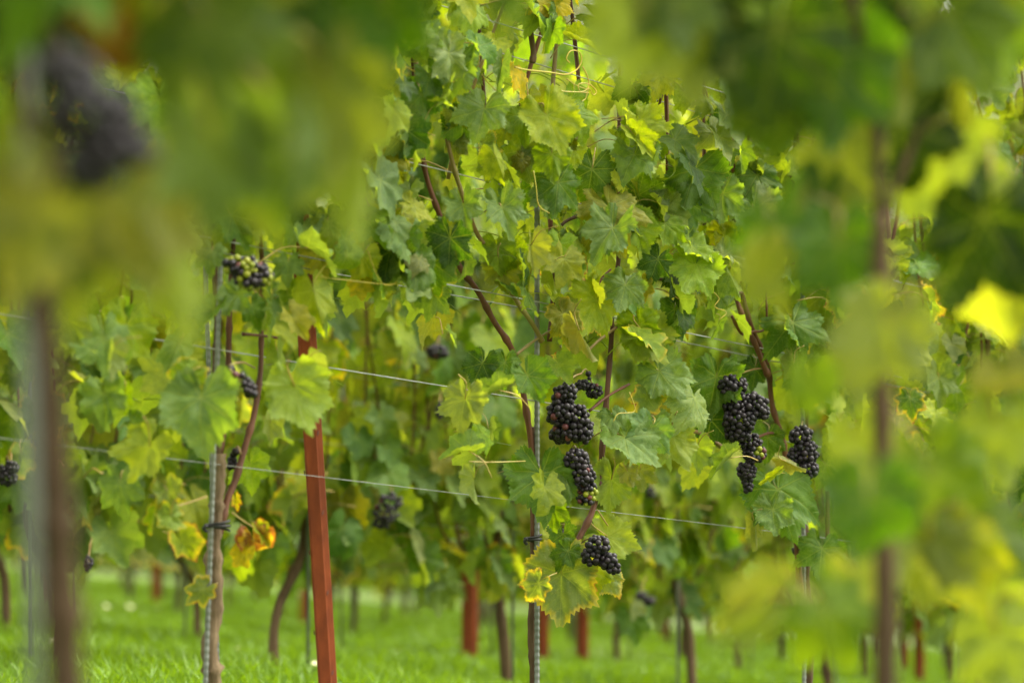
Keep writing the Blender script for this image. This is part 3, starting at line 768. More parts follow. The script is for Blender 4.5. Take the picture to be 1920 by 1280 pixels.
HL = [ # key, px, py, width, tint, shape, yaw, pitch, roll, dz, brown, back
    ('c', 1032, 232, 118, 'y', 'n', 10, 18, 10, -.20, -.3, 0), ('c', 1085, 225, 90, 'l', 'n', 30, 20, 35, -.17, -.3, 0), ('c', 1035, 300, 78, 'l', 'n', 0, 10, 5, -.17, -.3, 0),
    ('c', 1205, 240, 92, 'y', 'n', 20, 25, 20, -.18, -.3, 0), ('c', 1185, 298, 95, 'm', 'n', 0, 45, -10, -.16, -.3, 0), ('c', 1200, 262, 75, 'y', 'f', 25, 20, 40, -.2, -.3, 0),
    ('c', 1045, 355, 100, 'g', 'n', 5, 20, 0, -.18, -.35, 0), ('c', 870, 395, 84, 'm', 'n', -10, 25, 12, -.16, -.3, 0), ('c', 945, 400, 100, 'm', 'n', 10, 30, 15, -.19, -.2, 0),
    ('c', 843, 460, 92, 'd', 'n', -5, 10, 5, -.17, -.3, 0), ('c', 800, 490, 60, 'd', 'n', -40, 0, -20, -.08, -.3, 0), ('c', 995, 470, 80, 'o', 'f', 30, 0, 8, -.2, -.25, 1),
    ('c', 1035, 515, 62, 'y', 'f', 40, 0, 5, -.15, -.2, 1), ('c', 940, 510, 80, 'o', 'n', 20, -5, 5, -.06, -.3, 1), ('c', 935, 305, 72, 'y', 'f', 20, 15, 25, -.2, -.15, 0),
    ('c', 905, 215, 100, 'm', 'n', -5, 30, -5, -.18, -.1, 0), ('c', 850, 140, 100, 'm', 'n', -20, 35, -20, -.18, -.3, 0), ('c', 790, 75, 90, 'm', 'c', -10, 45, 20, -.2, -.3, 0),
    ('c', 770, 265, 62, 'm', 'f', -30, 20, -10, -.14, -.3, 0), ('c', 735, 280, 70, 'm', 'n', -35, 30, -15, -.12, -.3, 0), ('c', 940, 130, 70, 'm', 'f', 10, 25, 0, -.2, -.3, 0),
    ('c', 1010, 35, 80, 'l', 'n', 20, 40, 30, -.14, -.3, 0), ('c', 1040, 15, 70, 'Y', 'n', 10, 25, 10, -.17, .1, 0), ('c', 1090, 78, 75, 'y', 'f', 20, 40, 60, -.16, -.3, 0),
    ('c', 1150, 405, 130, 'o', 'n', 5, 30, 8, -.18, -.05, 0), ('c', 1140, 440, 110, 'm', 'n', -5, 35, -15, -.21, -.3, 0), ('c', 1190, 435, 85, 'l', 'n', 20, 20, 20, -.13, -.2, 0),
    ('c', 1275, 268, 85, 'm', 'n', 10, 40, 25, -.15, -.3, 0), ('c', 1340, 255, 80, 'p', 'c', 10, 35, 10, -.2, -.1, 0), ('c', 1300, 330, 120, 'g', 'n', 0, 25, -10, -.15, -.3, 0),
    ('c', 1285, 390, 100, 'g', 'n', 10, 15, 10, -.14, -.3, 0), ('c', 1355, 375, 86, 'm', 'n', 0, 25, 0, -.18, -.2, 0), ('c', 1390, 290, 60, 'l', 'f', 30, 20, 10, -.2, -.3, 0),
    ('d', 1425, 340, 100, 'g', 'n', 5, 30, 20, -.14, -.3, 0), ('d', 1420, 405, 115, 'm', 'n', 0, 30, 10, -.2, -.3, 0), ('d', 1255, 425, 85, 'l', 'n', 20, 40, 35, -.16, -.3, 0),
    ('d', 1310, 470, 90, 'l', 'n', 30, 45, 60, -.2, -.3, 0), ('d', 1300, 505, 100, 'l', 'n', 10, 35, -30, -.22, -.3, 0), ('d', 1365, 480, 70, 'p', 'n', 10, 60, 60, -.2, -.3, 0),
    ('c', 1230, 495, 66, 'd', 'n', -5, 25, -10, -.16, -.3, 0), ('c', 1170, 545, 82, 'm', 'n', -10, 20, -10, -.17, -.2, 0), ('c', 1205, 540, 50, 'o', 'f', 30, 10, 8, -.13, .05, 0),
    ('c', 1215, 635, 100, 'y', 'n', 20, 5, 25, -.13, -.2, 1), ('c', 1265, 590, 80, 'g', 'n', 10, 15, 0, -.14, -.3, 0), ('c', 1265, 610, 60, 'd', 'n', 30, 15, 20, -.1, -.3, 0),
    ('c', 1090, 630, 96, 't', 'f', 25, 5, 25, -.2, -.15, 1), ('c', 1060, 600, 80, 'o', 'n', 20, 15, 10, -.12, 0, 0), ('c', 1345, 560, 60, 'm', 'f', -20, 15, -5, -.14, -.3, 0), ('c', 1345, 610, 50, 'm', 'f', 10, 15, -15, -.14, -.3, 0),
    ('c', 1245, 705, 105, 'm', 'n', 5, 40, 20, -.17, -.1, 0), ('c', 995, 715, 86, 'g', 'n', 10, 25, 15, -.2, -.3, 0), ('c', 945, 690, 70, 'g', 'n', -5, 25, -10, -.15, -.3, 0),
    ('c', 870, 760, 92, 'p', 'n', -20, 5, -15, -.18, -.1, 1), ('c', 925, 735, 85, 'm', 'f', -10, 45, -55, -.2, -.3, 0), ('c', 900, 690, 70, 'd', 'n', -10, 20, -25, -.1, -.3, 0),
    ('c', 868, 845, 76, 'm', 'f', -10, 60, -75, -.18, -.2, 0), ('c', 888, 905, 66, 'p', 'f', 60, 0, 0, -.16, -.2, 1), ('c', 915, 810, 60, 'm', 'f', 50, 0, 0, -.06, -.3, 0),
    ('c', 1018, 905, 128, 'g', 'n', -5, 25, -5, -.14, -.2, 0), ('c', 1066, 915, 56, 'm', 'f', 20, 20, 12, -.2, -.2, 0), ('c', 1035, 960, 62, 'l', 'n', 0, 5, 0, -.12, -.2, 0),
    ('c', 1052, 1095, 146, 'p', 'n', -5, 15, -8, -.12, .06, 0), ('c', 1005, 1100, 60, 'p', 'n', -20, 10, -40, -.22, .15, 0), ('c', 1150, 1010, 92, 'y', 'n', 5, 15, 60, -.1, -.2, 1), ('c', 1145, 1085, 66, 'p', 'n', 0, 10, 20, -.12, .1, 1),
    ('c', 1055, 1010, 66, 'g', 'n', 0, 20, 0, -.05, -.3, 0), ('c', 1060, 1040, 60, 'g', 'n', 0, 20, -20, -.14, -.3, 0), ('c', 1110, 1080, 80, 'y', 'n', 10, 0, 20, -.1, -.1, 0),
    ('c', 1185, 830, 120, 'm', 'n', 15, 35, 40, -.2, -.2, 0), ('c', 1150, 785, 60, 'm', 'n', 10, 35, 10, -.16, -.3, 0), ('c', 1265, 830, 90, 'y', 'n', 15, 0, 18, -.15, -.1, 1), ('c', 1305, 850, 70, 'l', 'f', 10, 0, 0, -.12, -.3, 1), ('c', 1225, 800, 80, 'm', 'n', 0, 40, 0, -.08, -.3, 0),
    ('c', 1145, 910, 90, 'l', 'n', 10, -5, 0, -.05, -.3, 1), ('c', 1178, 890, 48, 't', 'n', 15, 15, 10, -.17, -.2, 1), ('c', 1200, 890, 60, 'o', 'n', 10, 0, 0, -.1, -.2, 1),
    ('d', 1340, 720, 110, 'g', 'n', 0, 20, -8, -.08, -.3, 0), ('d', 1330, 800, 95, 'd', 'n', -10, 10, -10, -.06, -.3, 0), ('d', 1360, 865, 76, 'm', 'f', -20, 30, -40, -.18, -.3, 0), ('d', 1415, 700, 60, 'd', 'n', 0, 10, 0, -.02, -.3, 0),
    ('d', 1490, 620, 120, 'g', 'n', 5, 25, 12, -.18, -.3, 0), ('d', 1490, 690, 70, 'p', 'f', 20, 5, 10, -.2, -.2, 1), ('d', 1530, 700, 100, 'm', 'n', 15, 25, 20, -.12, -.2, 0),
    ('d', 1465, 935, 145, 'g', 'n', 0, 30, 5, -.2, -.3, 0), ('d', 1480, 868, 56, 't', 'f', 10, 10, 60, -.24, -.2, 1), ('d', 1450, 965, 80, 'm', 'n', -10, 25, -5, -.22, -.2, 0), ('d', 1415, 990, 70, 'o', 'f', -10, 0, -5, -.14, -.2, 1), ('d', 1448, 892, 50, 'y', 'f', 10, 20, -60, -.22, -.2, 0),
    ('d', 1440, 830, 70, 'g', 'n', 10, 0, 0, -.02, -.3, 0), ('d', 1540, 1040, 90, 'g', 'n', 0, 20, 0, -.1, -.2, 0), ('d', 1600, 1060, 90, 'g', 'n', 10, 25, 15, -.12, -.2, 0), ('d', 1555, 880, 80, 'l', 'n', 20, 15, 20, -.1, -.1, 0),
    # left vine of the row
    ('b', 592, 560, 112, 'y', 'f', 15, 10, 10, -.2, -.3, 0), ('b', 555, 740, 125, 'l', 'n', 25, 0, 5, -.24, -.2, 1), ('b', 585, 690, 70, 'p', 'f', 40, -5, 20, -.22, -.2, 1), ('b', 375, 765, 150, 'm', 'n', 0, 30, 5, -.25, -.15, 0),
    ('b', 345, 705, 80, 'l', 'n', -5, 30, -50, -.2, .05, 0), ('b', 400, 735, 60, 'y', 'n', 20, 15, 30, -.22, -.1, 0), ('b', 275, 850, 110, 'y', 'n', -15, 5, -25, -.14, -.2, 1), ('b', 195, 750, 95, 'm', 'n', -10, 20, 5, -.1, -.3, 0), ('b', 235, 745, 60, 'l', 'f', 30, 0, 5, -.1, -.3, 0),
    ('b', 160, 650, 66, 'm', 'f', 70, 35, -60, -.2, -.3, 0), ('b', 203, 668, 74, 'p', 'f', 72, -10, 0, -.2, -.3, 1), ('b', 440, 560, 74, 'm', 'n', -10, 30, -10, -.18, -.3, 0), ('b', 395, 590, 76, 'g', 'n', -20, 30, -20, -.15, -.3, 0), ('b', 475, 580, 60, 'g', 'n', 10, 20, 20, -.12, -.3, 0),
    ('b', 540, 500, 60, 'm', 'n', 0, 25, 0, -.14, -.3, 0), ('b', 545, 560, 60, 'l', 'n', 10, 30, 10, -.1, -.3, 0), ('b', 395, 480, 60, 'm', 'n', 0, 30, 0, -.12, -.3, 0), ('b', 498, 600, 36, 'm', 'f', 40, 10, 0, -.14, -.3, 0),
    ('b', 225, 915, 90, 'm', 'n', -10, 20, 10, -.05, -.3, 0), ('b', 318, 930, 74, 'p', 'w', 0, 20, 10, -.2, .0, 0), ('b', 320, 975, 70, 'l', 'w', 20, 0, 0, -.22, .05, 1), ('b', 345, 1020, 70, 'y', 'n', 10, 10, 30, -.12, .2, 0), ('b', 290, 970, 60, 'l', 'f', -30, 10, -20, -.18, .05, 0),
    ('b', 478, 1025, 86, 'b', 'w', 20, 10, 10, -.15, .35, 0), ('b', 492, 1000, 50, 'y', 'f', 20, 20, 30, -.16, .05, 0), ('b', 455, 1040, 52, 'Y', 'n', -20, 10, -30, -.14, .0, 0), ('b', 443, 940, 32, 'Y', 'f', 20, 10, 0, .04, .3, 0), ('b', 375, 1110, 60, 'p', 'n', 10, 10, -40, -.1, .1, 0),
    ('b', 470, 880, 80, 'l', 'n', 10, 20, 0, .05, -.3, 0), ('b', 505, 800, 60, 'p', 'f', 20, 0, 0, -.1, -.2, 1), ('b', 520, 665, 60, 'l', 'f', 30, 0, 5, -.1, -.2, 1),
    ('b', 676, 538, 46, 'Y', 'n', 0, 10, 10, -.14, -.3, 0), ('c', 715, 440, 96, 'y', 'n', -10, 0, -5, -.12, -.3, 1), ('c', 765, 440, 90, 'l', 'n', 0, 5, 5, -.08, -.3, 1), ('c', 700, 390, 60, 'y', 'n', 0, 10, 0, -.1, -.2, 0),
    ('c', 810, 560, 80, 'm', 'n', -15, 10, -10, -.1, -.3, 0), ('c', 805, 520, 60, 'd', 'n', -10, 20, -40, -.04, -.3, 0), ('c', 870, 500, 50, 'm', 'f', 60, 0, 0, -.1, -.3, 0),
]
for key, px, py, w, tint, shp, yaw, pit, rol, dz, br, bk in HL:
    hand_leaf(key, px, py, w*.99, tint, shp, None, yaw+frng.uniform(-12, 12), pit+frng.uniform(-8, 8), rol+frng.uniform(-10, 10), dz, br-(.2 if br < 0 else 0), 1, bool(bk))

# trunks, canes and stakes of the focus row
def px_path(pts, k=1, dz=0.0):
    return [at(x, y, row_depth(k, x)+dz+(e[0] if e else 0)) for x, y, *e in pts]
def add_px_tube(name, key, pts, r0, r1, mat, dz=0.0, seg=7, node=.075, kind='cane', sides=8):
    v = VINES[key] if isinstance(key, str) else key
    inv = mat_of(v).inverted()
    path = [inv @ p for p in smooth_path(px_path(pts, dz=dz), seg)]
    if kind == 'cane':
        V, Fc = tube_geo(path, cane_radii(path, r0, r1, frng, node), sides)
    else:
        n = len(path); V, Fc = tube_geo(path, [r0+(r1-r0)*i/(n-1) for i in range(n)], sides)
    return link(name, mesh_from(name, V, Fc, M[mat]), v)
def add_px_trunk(key, pts, r, mat, dz=0.0):
    v = VINES[key]; inv = mat_of(v).inverted()
    return link('trunk', trunk_mesh(random.Random(ord(key)), [inv @ p for p in px_path(pts, dz=dz)], r, mat, 11), v)
add_px_trunk('b', [(404, 1470), (400, 1280), (392, 1215), (403, 1140), (400, 1050), (404, 985), (408, 920), (412, 850)], .0125, 'bark')
add_px_tube('cane', 'b', [(412, 1000), (425, 940), (441, 900), (463, 825), (478, 770), (488, 700), (490, 630), (492, 500), (480, 380)], .0065, .0035, 'cane')
add_px_tube('cane', 'b', [(408, 860), (405, 760), (405, 690), (408, 590), (402, 480), (410, 300)], .008, .004, 'bark2', .03)
add_px_tube('cane', 'b', [(412, 850), (425, 760), (428, 690), (430, 600), (436, 480), (450, 300)], .0062, .0035, 'cane', .03)
add_px_tube('cane', 'b', [(455, 626), (490, 629), (520, 633)], .0028, .002, 'cane', -.02)
add_px_tube('cane', 'b', [(345, 640), (352, 680), (362, 720)], .006, .005, 'cane', .05)
add_px_trunk('c', [(1003, 1460), (1001, 1280), (997, 1200), (998, 1130), (1001, 1060), (1000, 990), (1003, 880), (1000, 800)], .0070, 'bark2', .012)
add_px_tube('cane', 'c', [(1001, 1010), (1000, 880), (990, 790), (966, 670), (925, 600), (895, 545), (862, 500), (835, 430), (812, 370), (797, 320), (785, 240), (775, 120), (770, 0)], .0062, .0042, 'cane')
add_px_tube('cane', 'c', [(1016, 640), (1000, 610), (960, 550), (925, 480), (893, 435), (862, 350), (845, 290), (835, 230), (838, 150), (830, 60)], .0046, .0036, 'greencane', -.03)
add_px_tube('cane', 'c', [(1062, 1060), (1085, 1010), (1110, 960), (1124, 900), (1130, 830), (1138, 740), (1146, 640), (1148, 560), (1160, 480), (1150, 400)], .0062, .0042, 'cane', -.03)
add_px_tube('cane', 'c', [(1030, 640), (1042, 500), (1032, 420), (1040, 330), (1075, 290)], .0050, .0035, 'cane', .05)
add_px_tube('cane', 'c', [(1085, 640), (1040, 520), (1048, 430), (1090, 400), (1110, 370)], .0035, .0028, 'bark2', .03)
add_px_tube('cane', 'c', [(995, 60), (1000, 100), (998, 118)], .0055, .005, 'bark2', -.1)
add_px_tube('cane', 'c', [(968, 665), (1000, 640), (1035, 618)], .0028, .002, 'greencane', -.03)
add_px_tube('cane', 'c', [(1105, 770), (1140, 742), (1180, 720)], .0028, .0022, 'cane', -.09)
add_px_tube('cane', 'c', [(1100, 660), (1130, 632), (1170, 605), (1200, 590)], .0030, .0022, 'greencane', -.06)
add_px_tube('cane', 'c', [(1120, 535), (1130, 520), (1145, 505)], .0028, .002, 'cane', -.06)
add_px_tube('cane', 'c', [(1215, 520), (1265, 528), (1330, 540), (1390, 548)], .0034, .0026, 'bark2', -.08)
add_px_tube('cane', 'd', [(1500, 1120), (1490, 960), (1475, 870), (1466, 820), (1448, 760), (1440, 690), (1425, 650), (1402, 590), (1380, 480), (1375, 350), (1370, 220)], .0068, .004, 'cane', -.02)
add_px_tube('cane', 'd', [(1440, 705), (1420, 655), (1396, 600), (1380, 540), (1400, 420), (1410, 300)], .0058, .0035, 'cane', -.05)
add_px_tube('cane', 'd', [(1372, 592), (1390, 625), (1410, 622), (1436, 612), (1436, 540)], .0030, .002, 'cane', -.07)
add_px_tube('cane', 'd', [(1290, 805), (1320, 815), (1356, 840)], .0042, .005, 'greencane', -.05)
add_px_tube('cane', 'd', [(1415, 822), (1440, 812), (1462, 812)], .0028, .003, 'cane', -.03)
add_px_tube('cane', 'd', [(1553, 920), (1552, 990), (1550, 1035)], .005, .004, 'cane', 0)
add_px_tube('cane', 'd', [(1516, 1300), (1520, 1200), (1512, 1080), (1510, 980), (1500, 880), (1512, 780), (1514, 700)], .0068, .005, 'bark2', .02)
# leaf stalks of some prominent leaves
for key, pts in (('c', [(880, 865), (930, 866), (985, 864)]), ('b', [(325, 950), (360, 940), (388, 930)]), ('b', [(435, 960), (455, 975), (482, 992)]),
                 ('c', [(990, 185), (988, 160), (985, 140)]), 
                 ('c', [(1120, 955), (1130, 970), (1140, 985)])):
    add_px_tube('leaf_stalk', key, pts, .0013, .0011, 'petiole', -.12, 5, kind='s', sides=5)
# tendrils
TEN = [('c', [(965, 126), (985, 131), (1030, 136), (1060, 140), (1080, 132), (1090, 115), (1086, 98), (1070, 96), (1062, 110), (1068, 118)], .0016),
       ('c', [(1092, 125), (1100, 140), (1104, 155), (1100, 168), (1088, 172), (1084, 160), (1094, 156), (1108, 160), (1118, 172), (1112, 178), (1104, 166), (1098, 185), (1090, 190)], .0012),
       ('c', [(1035, 168), (1060, 172), (1085, 173), (1104, 174)], .0014), ('c', [(1062, 148), (1080, 160), (1100, 168)], .0010),
       ('c', [(760, 125), (790, 140), (830, 150), (860, 154), (885, 140), (898, 115), (900, 90)], .0014), ('c', [(903, 140), (915, 155), (935, 175), (940, 182)], .0010),
       ('b', [(600, 518), (620, 522), (650, 525), (690, 530), (730, 533), (760, 530)], .0010), ('b', [(620, 486), (600, 510), (588, 530)], .0009),
       ('c', [(1000, 320), (1005, 350), (1010, 385), (1030, 400)], .0013), ('c', [(1180, 735), (1190, 770), (1160, 775), (1150, 790)], .0011), ('c', [(1335, 545), (1348, 560), (1340, 575), (1362, 585), (1350, 598)], .0010),
       ('c', [(690, 470), (700, 500), (715, 530), (735, 534), (752, 520)], .0009)]
for key, pts, r in TEN:
    add_px_tube('tendril', key, pts, r, r*.7, 'tendril', -.19, 6, kind='s', sides=5)

p = at(386, 1280, row_depth(1, 390)-.02); gzb = gz(p.x, p.y)
make_stake((p.x-.004, p.y, gzb), 1.15, 'pale ribbed metal stake tied to the knobbly tan trunk', lean=(.036, 0), r=.0042, ties=(.352,), tie_dx=.010, tie_r=.010)
p = rowpt(1, row_s(1, 1007)); make_stake((p.x, p.y-.012, p.z), 1.2, 'ribbed grey metal stake against the thin straight trunk of the middle vine', lean=(0, 0), r=.0050, ties=(.389,))
p = rowpt(1, row_s(1, 1507)); make_stake((p.x, p.y-.012, p.z), 1.2, 'thin grey stake with a black tie below the forked red cane', lean=(-.004, 0), r=.0046, ties=(.427,))
p = at(412, 1280, row_depth(1, 405)+.25); make_stake((p.x, p.y, gz(p.x, p.y)), .95, 'slim grey stake just behind the knobbly tan trunk', lean=(-.03, 0), r=.004)

# the tall red post of the focus row
p = rowpt(1, row_s(1, 618)); pz = at(612, 1280, p.y)
make_post((pz.x+.006, p.y+.03, p.z), 1.0, 'tall leaning rust red steel post with hooked edge beside the knobbly trunk', lean=(-.060, 0), w=.032, hooks=13, rz=math.radians(2), hook_from=.12)
# red posts in the rows behind
for k, px, h, lab in ((3, 883, .58, 'short broad rust red post standing alone in the grass behind the middle vine'),
                      (3, 1018, 1.0, 'slender rust red post half hidden behind the middle ribbed stake'),
                      (3, 1092, 1.0, 'dull red-brown post right of the middle ribbed stake'),
                      (5, 573, 1.1, 'small distant red post seen just left of the tall red post'),
                      (6, 297, 1.1, 'small distant red post between the blurred trunk and the knobbly trunk'),
                      (3, 1718, .62, 'red post seen low between blurred yellow leaves'),
                      (4, 1690, .9, 'dark red post beside the blurred reddish stem'),
                      (6, 1246, 1.1, 'small distant red post beyond the hanging shrivelled bunch'),
                      (5, 100, 1.1, 'distant red post behind the blurred grey-brown trunk')):
    p = rowpt(k, row_s(k, px)); make_post(p - Vector((0, .12, 0)), h if k != 3 else h, lab, w=.060 if px == 883 else .045, hooks=0, rz=.1)

# wires
make_wire(1, -1.7, 3.2, .653, 'straight low wire passing in front of the large dark bunches', .0, .0012, .0)
make_wire(1, -1.7, 3.2, .833, 'upper strand of the twisted pair of wires above the bunches', .03, .0012, .004)
make_wire(1, -1.7, 3.2, .825, 'lower strand of the twisted pair of wires above the bunches', -.02, .0012, .010)
make_wire(1, -1.7, 3.2, 1.318, 'high wire crossing beneath the yellow tendrils', .05, .0011, .0)
make_wire(1, -1.7, 3.2, 1.290, 'second high wire just under the tendril wire', -.03, .0010, .004)
make_wire(1, -1.7, 3.2, .463, 'lowest wire, crossing the tall red post', .012, .00055, .0)
make_wire(1, -1.7, 3.2, 1.035, 'wire half hidden by leaves between the tendril wire and the twisted pair', .02, .0011, .0)

# bunches of the focus row
g = random.Random(41)
D = lambda px, dz=-.10: row_depth(1, px)+dz
bunch(1072, 778, D(1072,-.16), [(-12, -38, 28, 26), (-18, -5, 34, 34), (8, 5, 30, 30), (18, 30, 30, 28), (-4, 28, 36, 28)], 'plump blue-black grape bunch with a few red berries hanging beside the middle cane', g, limit=230, red=.03, stalk_to=at(1090, 700, D(1080)))
bunch(1106, 728, D(1106, -.07), [(8, 4, 20, 17), (-14, -6, 18, 13), (-2, -24, 8, 11)], 'small side shoulder of dark grapes curling up above the plump bunch', g, limit=80, rb=.0052, stalk_to=at(1090, 700, D(1100)))
bunch(1052, 812, D(1052, -.02), [(0, 0, 26, 24), (-6, -30, 22, 20)], 'dark shaded grape bunch tucked behind the plump one', g, limit=90, rb=.006, stalk_to=at(1062, 760, D(1060, -.02)))
bunch(1092, 890, D(1092,-.2), [(-10, -28, 28, 26), (0, 0, 28, 30), (10, 30, 22, 24), (6, 46, 22, 16)], 'slim grape bunch with a few green berries at its tip, below the plump bunch', g, limit=170, rb=.0058, red=.02, green_zone=(5, 46, 40, 22, .28), stalk_to=at(1075, 838, D(1085)))
bunch(1125, 1038, D(1125,-.22), [(-4, -16, 28, 24), (-12, 4, 28, 24), (14, 12, 26, 22), (24, 26, 18, 16)], 'short dark grape bunch lowest on the middle vine, above the brown-edged leaf', g, limit=130, rb=.0062, red=0, stalk_to=at(1082, 1024, D(1090, -.04)))
bunch(1392, 765, D(1392,-.15), [(-18, -40, 32, 28), (-8, -8, 36, 30), (22, -6, 30, 28), (36, 4, 20, 20), (-6, 22, 36, 30), (-8, 46, 30, 22)], 'long blue-black grape bunch beside the forked red cane', g, limit=280, rb=.0063, red=0, stalk_to=at(1436, 690, D(1430, -.02)))
bunch(1410, 850, D(1410,-.15), [(-4, -20, 26, 22), (4, 0, 26, 24), (-10, 34, 22, 24), (-8, 58, 14, 18)], 'tapering dark bunch with yellow-green berries, under the long bunch', g, limit=160, rb=.0057, red=.02, green_zone=(14, 10, 12, 22, .6), stalk_to=at(1420, 822, D(1420, -.05)))
bunch(1507, 846, D(1507, -.2), [(-4, -28, 26, 24), (4, 2, 28, 30), (8, 32, 24, 22), (-14, 10, 20, 24)], 'upright dark grape bunch right of the forked red cane', g, limit=190, rb=.0061, red=0, stalk_to=at(1506, 790, D(1507, -.06)))
bunch(468, 512, D(468, -.24), [(-28, -14, 26, 24), (-4, -6, 34, 30), (22, 4, 28, 28), (0, 14, 32, 24)], 'dark bunch dotted with green and pink berries above the knobbly trunk', g, limit=190, rb=.0062, green=.3, red=.0, stalk_to=at(500, 570, D(480, -.05)))
bunch(460, 716, D(460, -.27), [(-30, -24, 13, 11), (-14, -12, 16, 13), (2, 2, 19, 16), (10, 18, 18, 18)], 'sparse loose bunch with one pink berry against a red cane', g, limit=44, rb=.0066, green=0, red=.1, stalk_to=at(478, 690, D(478, -.02)))
bunch(437, 856, D(437, .02), [(4, -8, 14, 14), (-2, 14, 14, 20)], 'small dark bunch wedged between trunk and red cane', g, limit=40, rb=.0066, red=0, stalk_to=at(452, 850, D(450)))
bunch(1048, 1008, D(1048, .12), [(0, 0, 20, 24)], 'dark shaded bunch behind the stalk of the lowest bunch', g, limit=36, rb=.0066, red=0, stalk_to=at(1070, 985, D(1060, .02)))
bunch(1062, 672, D(1062, .15), [(0, 0, 14, 12)], 'little cluster of dark grapes under a hanging pale leaf', g, limit=16, rb=.0066, red=0, stalk_to=at(1050, 650, D(1050, .1)))
# softer bunches in the rows behind
for k, px, py, bl, lab in ((2, 728, 955, [(6, -16, 26, 22), (-4, 6, 28, 26), (-14, 26, 20, 14)], 'soft dark bunch hanging in the gap beside the tall red post'),
                    (2, 1208, 1122, [(-6, -6, 14, 10), (8, 4, 14, 12)], 'shrivelled dark bunch hanging low over the grass'),
                    (3, 940, 984, [(0, 0, 14, 18)], 'small blurred dark bunch left of the middle ribbed stake'),
                    (2, 166, 1056, [(0, 0, 13, 18)], 'small blurred dark bunch right of the blurred trunk'),
                    (2, 14, 890, [(0, 0, 24, 26), (8, -14, 18, 18)], 'blurred dark bunch behind the blurred grey-brown trunk'),
                    (2, 1220, 924, [(0, 0, 12, 14)], 'tiny blurred dark bunch between the two bunch-laden vines'),
                    (2, 824, 770, [(0, 0, 13, 20)], 'narrow blurred dark bunch left of the long red cane'),
                    (2, 820, 660, [(0, 0, 24, 18)], 'shaded blurred bunch under the twisted wires')):
    dd = row_depth(k, px)-.30
    bunch(px, py, dd, bl, lab, g, limit=70, rb=.0066, red=.02, meshes=BERRY2, stalk_to=at(px+6, py-48, dd+.2))

# ================================================================== NEAR ROW (out of focus)
nrng = random.Random(21)
NV = {}
for key, s, lab in (('l', -.462, 'blurred foreground grapevine with dark bunch and grey-brown trunk'),
                    ('r', .462, 'blurred foreground grapevine with a reddish upright stem and yellow-green leaves')):
    v = empty('grape_vine', rowpt(0, s), ROWANG); tag(v, lab, 'grapevine'); NV[key] = v; VINES[key] = v
# trunks
def near_tube(key, name, pts, r, mat, dz=0):
    v = NV[key]; inv = mat_of(v).inverted()
    path = [inv @ at(x, y, row_depth(0, x)+dz) for x, y in pts]
    return link(name, trunk_mesh(random.Random(len(pts)), path, r, mat, 9) if name == 'trunk' else mesh_from(name, *tube_geo(smooth_path(path, 6), cane_radii(smooth_path(path, 6), r, r*.8, nrng), 7), M[mat]), v)
near_tube('l', 'trunk', [(136, 1950), (124, 1280), (112, 1050), (100, 850), (88, 700), (70, 560), (60, 420)], .0115, 'stem')
near_tube('l', 'cane', [(70, 560), (60, 300), (30, 60), (40, -300)], .005, 'stem')
near_tube('l', 'cane', [(66, 520), (110, 200), (90, -50), (140, -500)], .005, 'stem')
near_tube('r', 'trunk', [(1662, 1780), (1660, 1280), (1658, 1000), (1654, 760), (1650, 600), (1652, 400)], .0092, 'stem', -.17)
near_tube('r', 'cane', [(1652, 400), (1640, 200), (1600, 0), (1580, -300)], .0055, 'stem', -.12)
near_tube('r', 'cane', [(1652, 420), (1720, 250), (1800, 60), (1850, -300)], .004, 'stem', .03)
p = rowpt(0, row_s(0, 72)); make_stake((p.x, p.y-.004, p.z), .98, 'blurred grey-green stake beside the grey-brown foreground trunk', lean=(-.012, 0), r=.0052, ribs=False)
